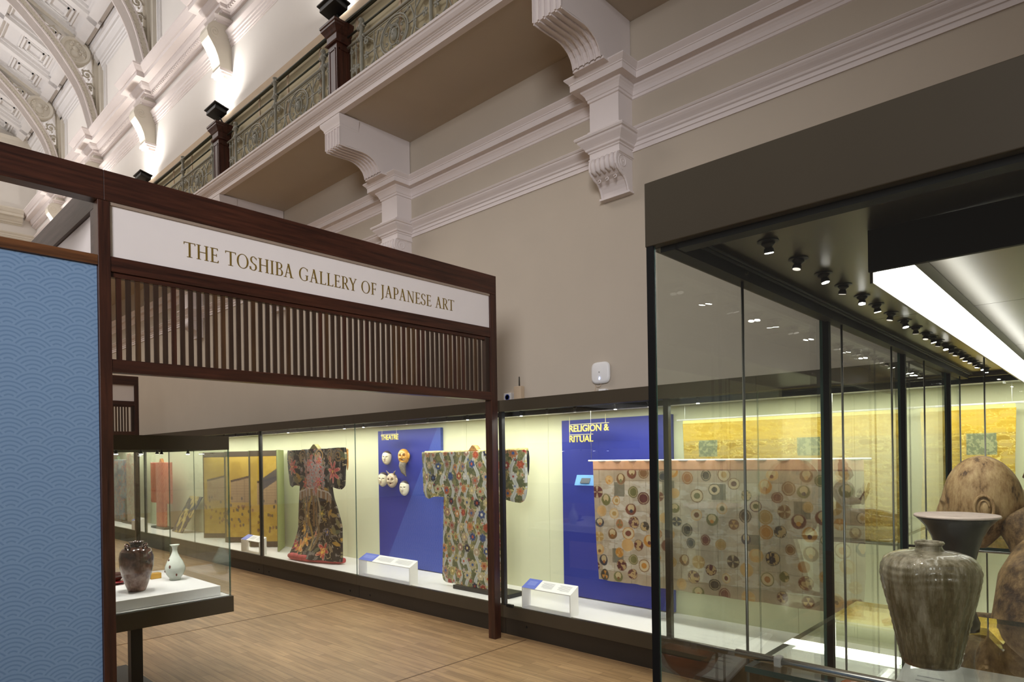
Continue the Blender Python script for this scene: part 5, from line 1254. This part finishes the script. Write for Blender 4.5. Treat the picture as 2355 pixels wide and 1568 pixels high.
for i, x in enumerate(xs):
    lit = i in (0, 2, 4, 5, 7, 10, 12, 16, 19, 20, 21)
    nm = ['nearest', 'second', 'third', 'fourth', 'fifth', 'sixth', 'seventh', 'eighth', 'ninth', 'tenth']
    if i < 10: sspot(x, lit, 2.4 * i, ('lit ' if lit else 'unlit ') + 'spotlight in the showcase ceiling row, ' + nm[i] + ' from the front')
    else:
        r = sspot(x, lit, 2.4 * i, ('lit' if lit else 'unlit') + ' small spotlight in the far crowded half of the showcase ceiling row'); r['group'] = 'far spotlights of the showcase row'
for x, t in ((1.25, (1.55, .3, 1.3)), (1.56, (1.62, .28, 1.3)), (1.86, (2.1, .3, 1.3)), (2.0, (2.5, .25, 1.4)), (2.31, (2.55, .2, 1.2)), (2.95, (3.4, .3, 1.3))):
    spot('showcase_beam', (x, .49, 1.945), t, 5.5, (1, .95, .88), 70, .7, .010)

# glass shelves
sh1 = empty('glass_shelf', (1.75, -.1, 1.14), 'thick-edged glass shelf at the bottom right carrying the ribbed jar', 'shelf')
mb = MB(); mb.box(1.33, 2.12, -.29, .585, 1.140, 1.152); mb.mi = [1, 1, 1, 1, 0, 0]; mb.build('sheet', [MT['clear'], MT['shelfedge']], sh1)
mb = MB(); mb.tube([(1.378, -.30, 1.161), (1.378, .625, 1.161)], .0085, 14); mb.build('support_rod', MT['chrome'], sh1, smooth=True)
mb = MB(); mb.box(1.367, 1.389, .525, .54, 1.150, 1.172); mb.build('clamp', MT['grey'], sh1, bevel=.003)
sh2 = empty('glass_shelf', (3.3, .1, 1.235), 'far glass shelf seen through and mirrored behind the jar', 'shelf')
mb = MB(); mb.box(2.87, 3.95, -.29, .585, 1.235, 1.247); mb.mi = [1, 1, 1, 1, 0, 0]; mb.build('sheet', [MT['clear'], MT['shelfedge']], sh2)
mb = MB(); mb.tube([(2.90, -.30, 1.229), (2.90, .63, 1.229)], .006, 12); mb.build('support_rod', MT['chrome'], sh2, smooth=True)

# big ribbed stoneware jar
jb2 = (1.590, .298, 1.1525)
def ribbed_jar():
    m = glaze('ash_glaze_stoneware', (58, 50, 30), (94, 84, 58), (158, 148, 126), 21, .22, (.36, .5, .74), .45, (1.7, 1.7, .22), .6, zgrad=(0, .255, -.08, .14))
    root = empty('stoneware_jar', jb2, 'large grey-green ribbed stoneware jar with a small neck, on the near glass shelf', 'jar')
    prof = [(.001, 0), (.048, 0), (.052, .004), (.055, .015), (.060, .04), (.067, .075), (.075, .11), (.083, .145), (.0885, .172), (.0905, .19), (.089, .206), (.083, .219), (.072, .228), (.056, .2335), (.038, .2365), (.027, .238), (.0245, .242), (.024, .248), (.027, .251), (.0275, .2535), (.0255, .2565), (.023, .255), (.021, .247), (.022, .236), (.001, .225)]
    seg = 180; rings = []
    P = [];   # densify
    for a, b_ in zip(prof[:-1], prof[1:]):
        for t in np.linspace(0, 1, 5, endpoint=False): P.append((a[0] * (1 - t) + b_[0] * t, a[1] * (1 - t) + b_[1] * t))
    P.append(prof[-1])
    rnd = np.random.RandomState(3); ph = rnd.rand(40) * 6
    for r, h in P:
        ring = []
        for i in range(seg):
            t = 2 * PI * i / seg; amp = .0014 * max(0, min(1, (r - .045) / .02)) * (1 if h < .20 else .5)
            rr_ = r + amp * (math.cos(t * 23 + .5 * math.sin(h * 30)) + .5 * math.cos(t * 37 + 1.3 * math.sin(h * 55 + 2))) * (1 if r < .1095 else 1) * (r / .0905) + .0007 * math.sin(h * 420 + 2 * math.sin(t * 3))
            ring.append((jb2[0] + rr_ * math.cos(t), jb2[1] + rr_ * math.sin(t), jb2[2] + h))
        rings.append(ring)
    mb = MB(); mb.rings(rings); mb.build('body', m, root, smooth=True)
    return root
ribbed_jar()

# flared black beaker with a pale rim
bk = (1.945, .305, 1.1525)
b1 = empty('flared_beaker', bk, 'dark bronze trumpet-mouthed vessel with a pale rim, behind the ribbed jar', 'vessel')
mb = MB(); mb.lathe([(.001, 0), (0.0446, 0), (0.0462, .02), (0.0365, .05), (0.0324, .08), (0.0421, .12), (0.0429, .14), (0.0373, .165), (0.0454, .20), (0.0551, .232), (0.0689, .258), (0.0842, .275), (0.0903, .280), (0.0810, .277), (0.0607, .255), (0.0486, .235), (0.0324, .18), (.001, .16)], bk, 64)
mb.build('body', glaze('dark_bronze_patina', (26, 24, 20), (40, 36, 30), (70, 64, 50), 10, .28, (.3, .5, .8), .2), b1, smooth=True)
mb = MB(); mb.lathe([(.0859, .2785), (.0912, .2795), (.092, .2825), (.090, .2855), (.080, .2825), (.055, .2815), (.03, .281), (.001, .281), (.001, .277), (.03, .277), (.0859, .2785)], bk, 64); mb.build('rim', mat('pale_rim', (196, 178, 166), .7, var=.08, scale=60), b1, smooth=True)

# carved wooden monk, seen from behind, facing the far side
MT['oldwood'] = glaze('worn_painted_wood', (74, 52, 30), (150, 118, 76), (196, 168, 122), 26, .55, (.36, .46, .68), .0, (1.4, 1.4, .45), .6)
MT['robewood'] = glaze('worn_robe_wood', (50, 34, 20), (112, 88, 56), (168, 138, 94), 20, .6, (.38, .5, .68), .0, (1, 1, .7), .8)
def sculpt_head(parent, name, c, s, fwd, m, tall=1.0, elong=1.0):
    """continuous head with face, ears and neck stump; fwd = unit facing vector; s = half height of the skull"""
    f = Vector(fwd).normalized(); rt = Vector((f.y, -f.x, 0)); nu, nv = 96, 72; rings = []
    for j in range(nv + 1):
        ph = PI * (j / nv) * .9 + .002; ring = []
        for i in range(nu):
            t = 2 * PI * i / nu; a = math.sin(t); fr = math.cos(t); z = math.cos(ph); q = math.sin(ph)
            ax = q * a; af = q * fr; g = lambda X, Z, sx, sz: math.exp(-((ax - X) / sx) ** 2 - ((z - Z) / sz) ** 2) * (1 if fr > 0 else 0)
            R_ = 1.0
            lat = .66 * (1 - .16 * max(0, -z) ** 1.3); fb = .84 * (1 + (.06 if fr < 0 else 0) * (1 - z * z)) * elong
            down = max(0, -z - .25)
            x_ = ax * lat * (1 - .10 * down); f_ = af * fb
            if fr < 0: f_ *= 1 - .75 * max(0, -z - .18)
            d = .14 * g(0, -.24, .12, .24) + .07 * g(0, -.33, .14, .07) + .05 * (g(-.28, .04, .2, .05) + g(.28, .04, .2, .05)) - .06 * (g(-.28, -.08, .13, .07) + g(.28, -.08, .13, .07)) + .035 * (g(-.28, -.10, .10, .035) + g(.28, -.10, .10, .035)) + .075 * g(0, -.50, .16, .035) + .07 * g(0, -.60, .14, .035) - .05 * g(0, -.55, .2, .018) + .08 * g(0, -.80, .2, .09) + .03 * (g(-.5, -.3, .2, .2) + g(.5, -.3, .2, .2))
            f_ += d; p = Vector(c) + rt * (x_ * s) + f * (f_ * s) + Vector((0, 0, z * s * tall)); ring.append(tuple(p))
        rings.append(ring)
    mb = MB(); mb.rings(rings); hd = mb.build(name, m, parent, smooth=True)
    for sd in (-1, 1):
        mb = MB(); ce = Vector(c) + rt * (sd * .645 * s) - f * (.06 * s) - Vector((0, 0, .10 * s))
        def E(a, r1, r2, o): return tuple(ce + f * (-.02 * s + math.cos(a) * r1 * s) + Vector((0, 0, math.sin(a) * r2 * s)) + rt * (sd * o * s))
        mb.tube([E(a, .20, .32, .06 + .03 * math.cos(a + 2.6)) for a in np.linspace(-1.9, 4.0, 26)], [.022 * s] + [.038 * s] * 24 + [.022 * s], 8)
        mb.tube([E(a, .11, .20, .05) for a in np.linspace(-1.0, 3.0, 14)], .026 * s, 8)
        mb.tube([E(-1.7, .11, .24, .05), E(-1.6, .07, .42, .045), E(-1.55, .02, .56, .03)], [.04 * s, .05 * s, .02 * s], 8)
        mb.ball(tuple(ce - f * .02 * s), .14 * s, 12, sx=.5 if abs(rt.x) > .5 else 1, sy=.5 if abs(rt.y) > .5 else 1, sz=1.5)
        mb.build('ear', m, hd, smooth=True)
    return hd
def remesh_build(mb, name, m, parent, vox, smooth_it=6):
    o = mb.build(name, m, parent, smooth=True)
    r = o.modifiers.new('remesh', 'REMESH'); r.mode = 'VOXEL'; r.voxel_size = vox; r.use_smooth_shade = True
    s = o.modifiers.new('smooth', 'SMOOTH'); s.iterations = smooth_it; s.factor = .5
    return o
mk = empty('seated_monk', (2.55, .15, .30), 'life-size carved wooden monk with a bald head, seen from behind, in patched robes', 'sculpture')
hc = (2.565, .335, 1.428)
sculpt_head(mk, 'head', hc, .126, (-.10, 1, 0), MT['oldwood'], 1.2)
mb = MB()
mb.tube([(2.57, .25, 1.40), (2.565, .20, 1.33), (2.56, .15, 1.26)], [.066, .078, .12], 20)
for a, b_ in (((2.56, .13, 1.22), .135), ((2.56, .12, 1.08), .165), ((2.56, .12, .92), .18), ((2.56, .13, .76), .21)): mb.ball(a, b_, 20, sx=1.05, sy=.82, sz=.9)
for s in (-1, 1):
    mb.tube([(2.56 + s * .09, .16, 1.28), (2.56 + s * .19, .17, 1.215), (2.56 + s * .245, .19, 1.08), (2.56 + s * .235, .25, .96), (2.56 + s * .17, .36, .97), (2.56 + s * .10, .46, 1.0)], [.085, .105, .10, .088, .07, .05], 18)
mb.tube([(2.35, .26, .72), (2.35, .26, .95)], [.12, .06], 14)
remesh_build(mb, 'robed_body', MT['robewood'], mk, .011, 5)
for s in (-1, 1):
    mb = MB()
    mb.tube([(2.56 + s * .10, .45, 1.0), (2.56 + s * .09, .505, 1.015), (2.56 + s * .088, .54, 1.02)], [.026, .024, .03], 14)
    for i, (dx, L_, dz) in enumerate(((-.027, .062, .0), (-.009, .072, .004), (.009, .068, .004), (.026, .055, .0))):
        x = 2.56 + s * .088 + dx; mb.tube([(x, .54, 1.02 + dz), (x, .54 + L_ * .45, 1.026 + dz), (x, .54 + L_ * .85, 1.016 + dz)], [.0105, .0095, .0075], 10)
    mb.tube([(2.56 + s * .06, .525, 1.02), (2.56 + s * .045, .55, 1.035), (2.56 + s * .05, .575, 1.04)], [.012, .0105, .008], 10)
    remesh_build(mb, 'hand', MT['oldwood'], mk, .0042, 2)
mb = MB(); mb.box(2.2, 2.92, -.22, .46, .30, .66); tag(mb.build('sculpture_plinth', MT['white'], bevel=.004), 'white plinth beneath the carved monk', 'plinth')

# small bodhisattva on the far shelf
bo = empty('bodhisattva_figure', (3.42, .26, 1.2475), 'small dark carved bodhisattva with topknot and raised hand on the far glass shelf', 'sculpture')
MT['darkbronze'] = glaze('old_gilt_lacquer', (40, 28, 18), (92, 66, 38), (168, 124, 66), 30, .4, (.3, .5, .8), .2)
bx_, by_, bz_ = 3.42, .26, 1.2475
sculpt_head(bo, 'head', (bx_, by_ + .01, bz_ + .245), .036, (0, 1, 0), MT['darkbronze'])
mb = MB(); mb.ball((bx_, by_ - .002, bz_ + .285), .024, 14); mb.ball((bx_, by_ - .006, bz_ + .312), .016, 12, sz=1.3)
for s in (-1, 1):
    for t in np.linspace(.3, 2.8, 7): mb.ball((bx_ + .036 * math.cos(t * 1) * .9, by_ + .004 - .012, bz_ + .25 + .036 * math.sin(t)), .011, 8)
mb.build('topknot', MT['darkbronze'], bo, smooth=True)
mb = MB(); mb.tube([(bx_, by_, bz_ + .215), (bx_, by_, bz_ + .19)], .018, 12)
mb.ball((bx_, by_, bz_ + .155), .058, 16, sx=1.15, sy=.85, sz=1.0); mb.ball((bx_, by_, bz_ + .09), .045, 16, sx=1, sy=.8, sz=1.1); mb.ball((bx_, by_ + .01, bz_ + .045), .07, 16, sx=1.1, sy=1, sz=.5)
for s in (-1, 1):
    mb.tube([(bx_ + s * .03, by_, bz_ + .04), (bx_ + s * .13, by_ + .12, bz_ + .038), (bx_ + s * .05, by_ + .25, bz_ + .026)], [.034, .032, .018], 12)
mb.tube([(bx_ + .055, by_, bz_ + .185), (bx_ + .075, by_ + .015, bz_ + .12), (bx_ + .055, by_ + .075, bz_ + .10)], [.018, .016, .012], 12)
mb.tube([(bx_ - .055, by_, bz_ + .185), (bx_ - .09, by_ + .04, bz_ + .105), (bx_ - .07, by_ + .10, bz_ + .12), (bx_ - .065, by_ + .12, bz_ + .165)], [.022, .02, .016, .012], 12)
mb.ball((bx_, by_ + .08, bz_ + .012), .12, 20, sx=1.25, sy=1.7, sz=.12)
remesh_build(mb, 'body', MT['darkbronze'], bo, .004, 3)
mb = MB()
for k, (dx, L_) in enumerate(((-.010, .022), (-.0035, .028), (.0035, .030), (.010, .024))):
    mb.tube([(bx_ - .065 + dx, by_ + .122, bz_ + .168), (bx_ - .065 + dx, by_ + .124, bz_ + .18), (bx_ - .065 + dx * 1.3, by_ + .128, bz_ + .18 + L_ * .8)], [.0042, .0038, .0028], 8)
mb.tube([(bx_ - .055, by_ + .12, bz_ + .163), (bx_ - .045, by_ + .128, bz_ + .178)], [.0045, .003], 8); mb.ball((bx_ - .065, by_ + .122, bz_ + .168), .012, 10, sy=.5)
mb.build('raised_hand', MT['darkbronze'], bo, smooth=True)

# red-brown lacquer bowl low in the case, seen mirrored in the side glass
lb_ = (1.60, .40, .80); lq = empty('lacquer_bowl', (1.6, .40, .30), 'shiny red-brown lacquer bowl on a thin stand at the foot of the showcase', 'bowl')
mb = MB(); mb.lathe([(.001, 0), (.028, 0), (.03, .006), (.06, .03), (.078, .072), (.074, .074), (.055, .036), (.02, .012), (.001, .01)], (1.60, .40, 1.0), 48); mb.build('bowl', mat('brown_lacquer', (196, 92, 38), .2, var=.35, scale=14, coat=.6), lq, smooth=True)
mb = MB(); mb.tube([(1.60, .40, .30), (1.60, .40, 1.0)], .012, 10); mb.lathe([(.001, 0), (.06, 0), (.06, .012), (.001, .012)], (1.60, .40, .30), 20); mb.build('stand', MT['chrome'], lq, smooth=True)

# label board under the near shelf
lp = empty('label_board', (1.95, .36, .9), 'white printed label board tilted below the ribbed jar', 'label')
mb = MB(); mb.prism([(1.74, .955), (2.06, 1.02), (2.06, 1.026), (1.74, .961)], 'y', .12, .44); mb.build('board', MT['white'], lp)
mb = MB()
for c in range(3):
    for i in range(9):
        if i == 1: continue
        s = .15 + .07 * i; x = 1.74 + .32 * s; z = .961 + .065 * s; y0 = .40 - c * .10; mb.prism([(x, z + .0004), (x + .006, z + .0016), (x + .006, z + .002), (x, z + .0008)], 'y', y0 - .08 + .01 * (i % 3) + (.04 if i == 0 else 0), y0)
mb.build('text_block', MT['label'], lp)
mb = MB(); mb.tube([(1.9, .28, .30), (1.9, .28, .99)], .008, 8); mb.lathe([(.001, 0), (.05, 0), (.05, .01), (.001, .01)], (1.9, .28, .30), 16); mb.build('stand', MT['chrome'], lp)
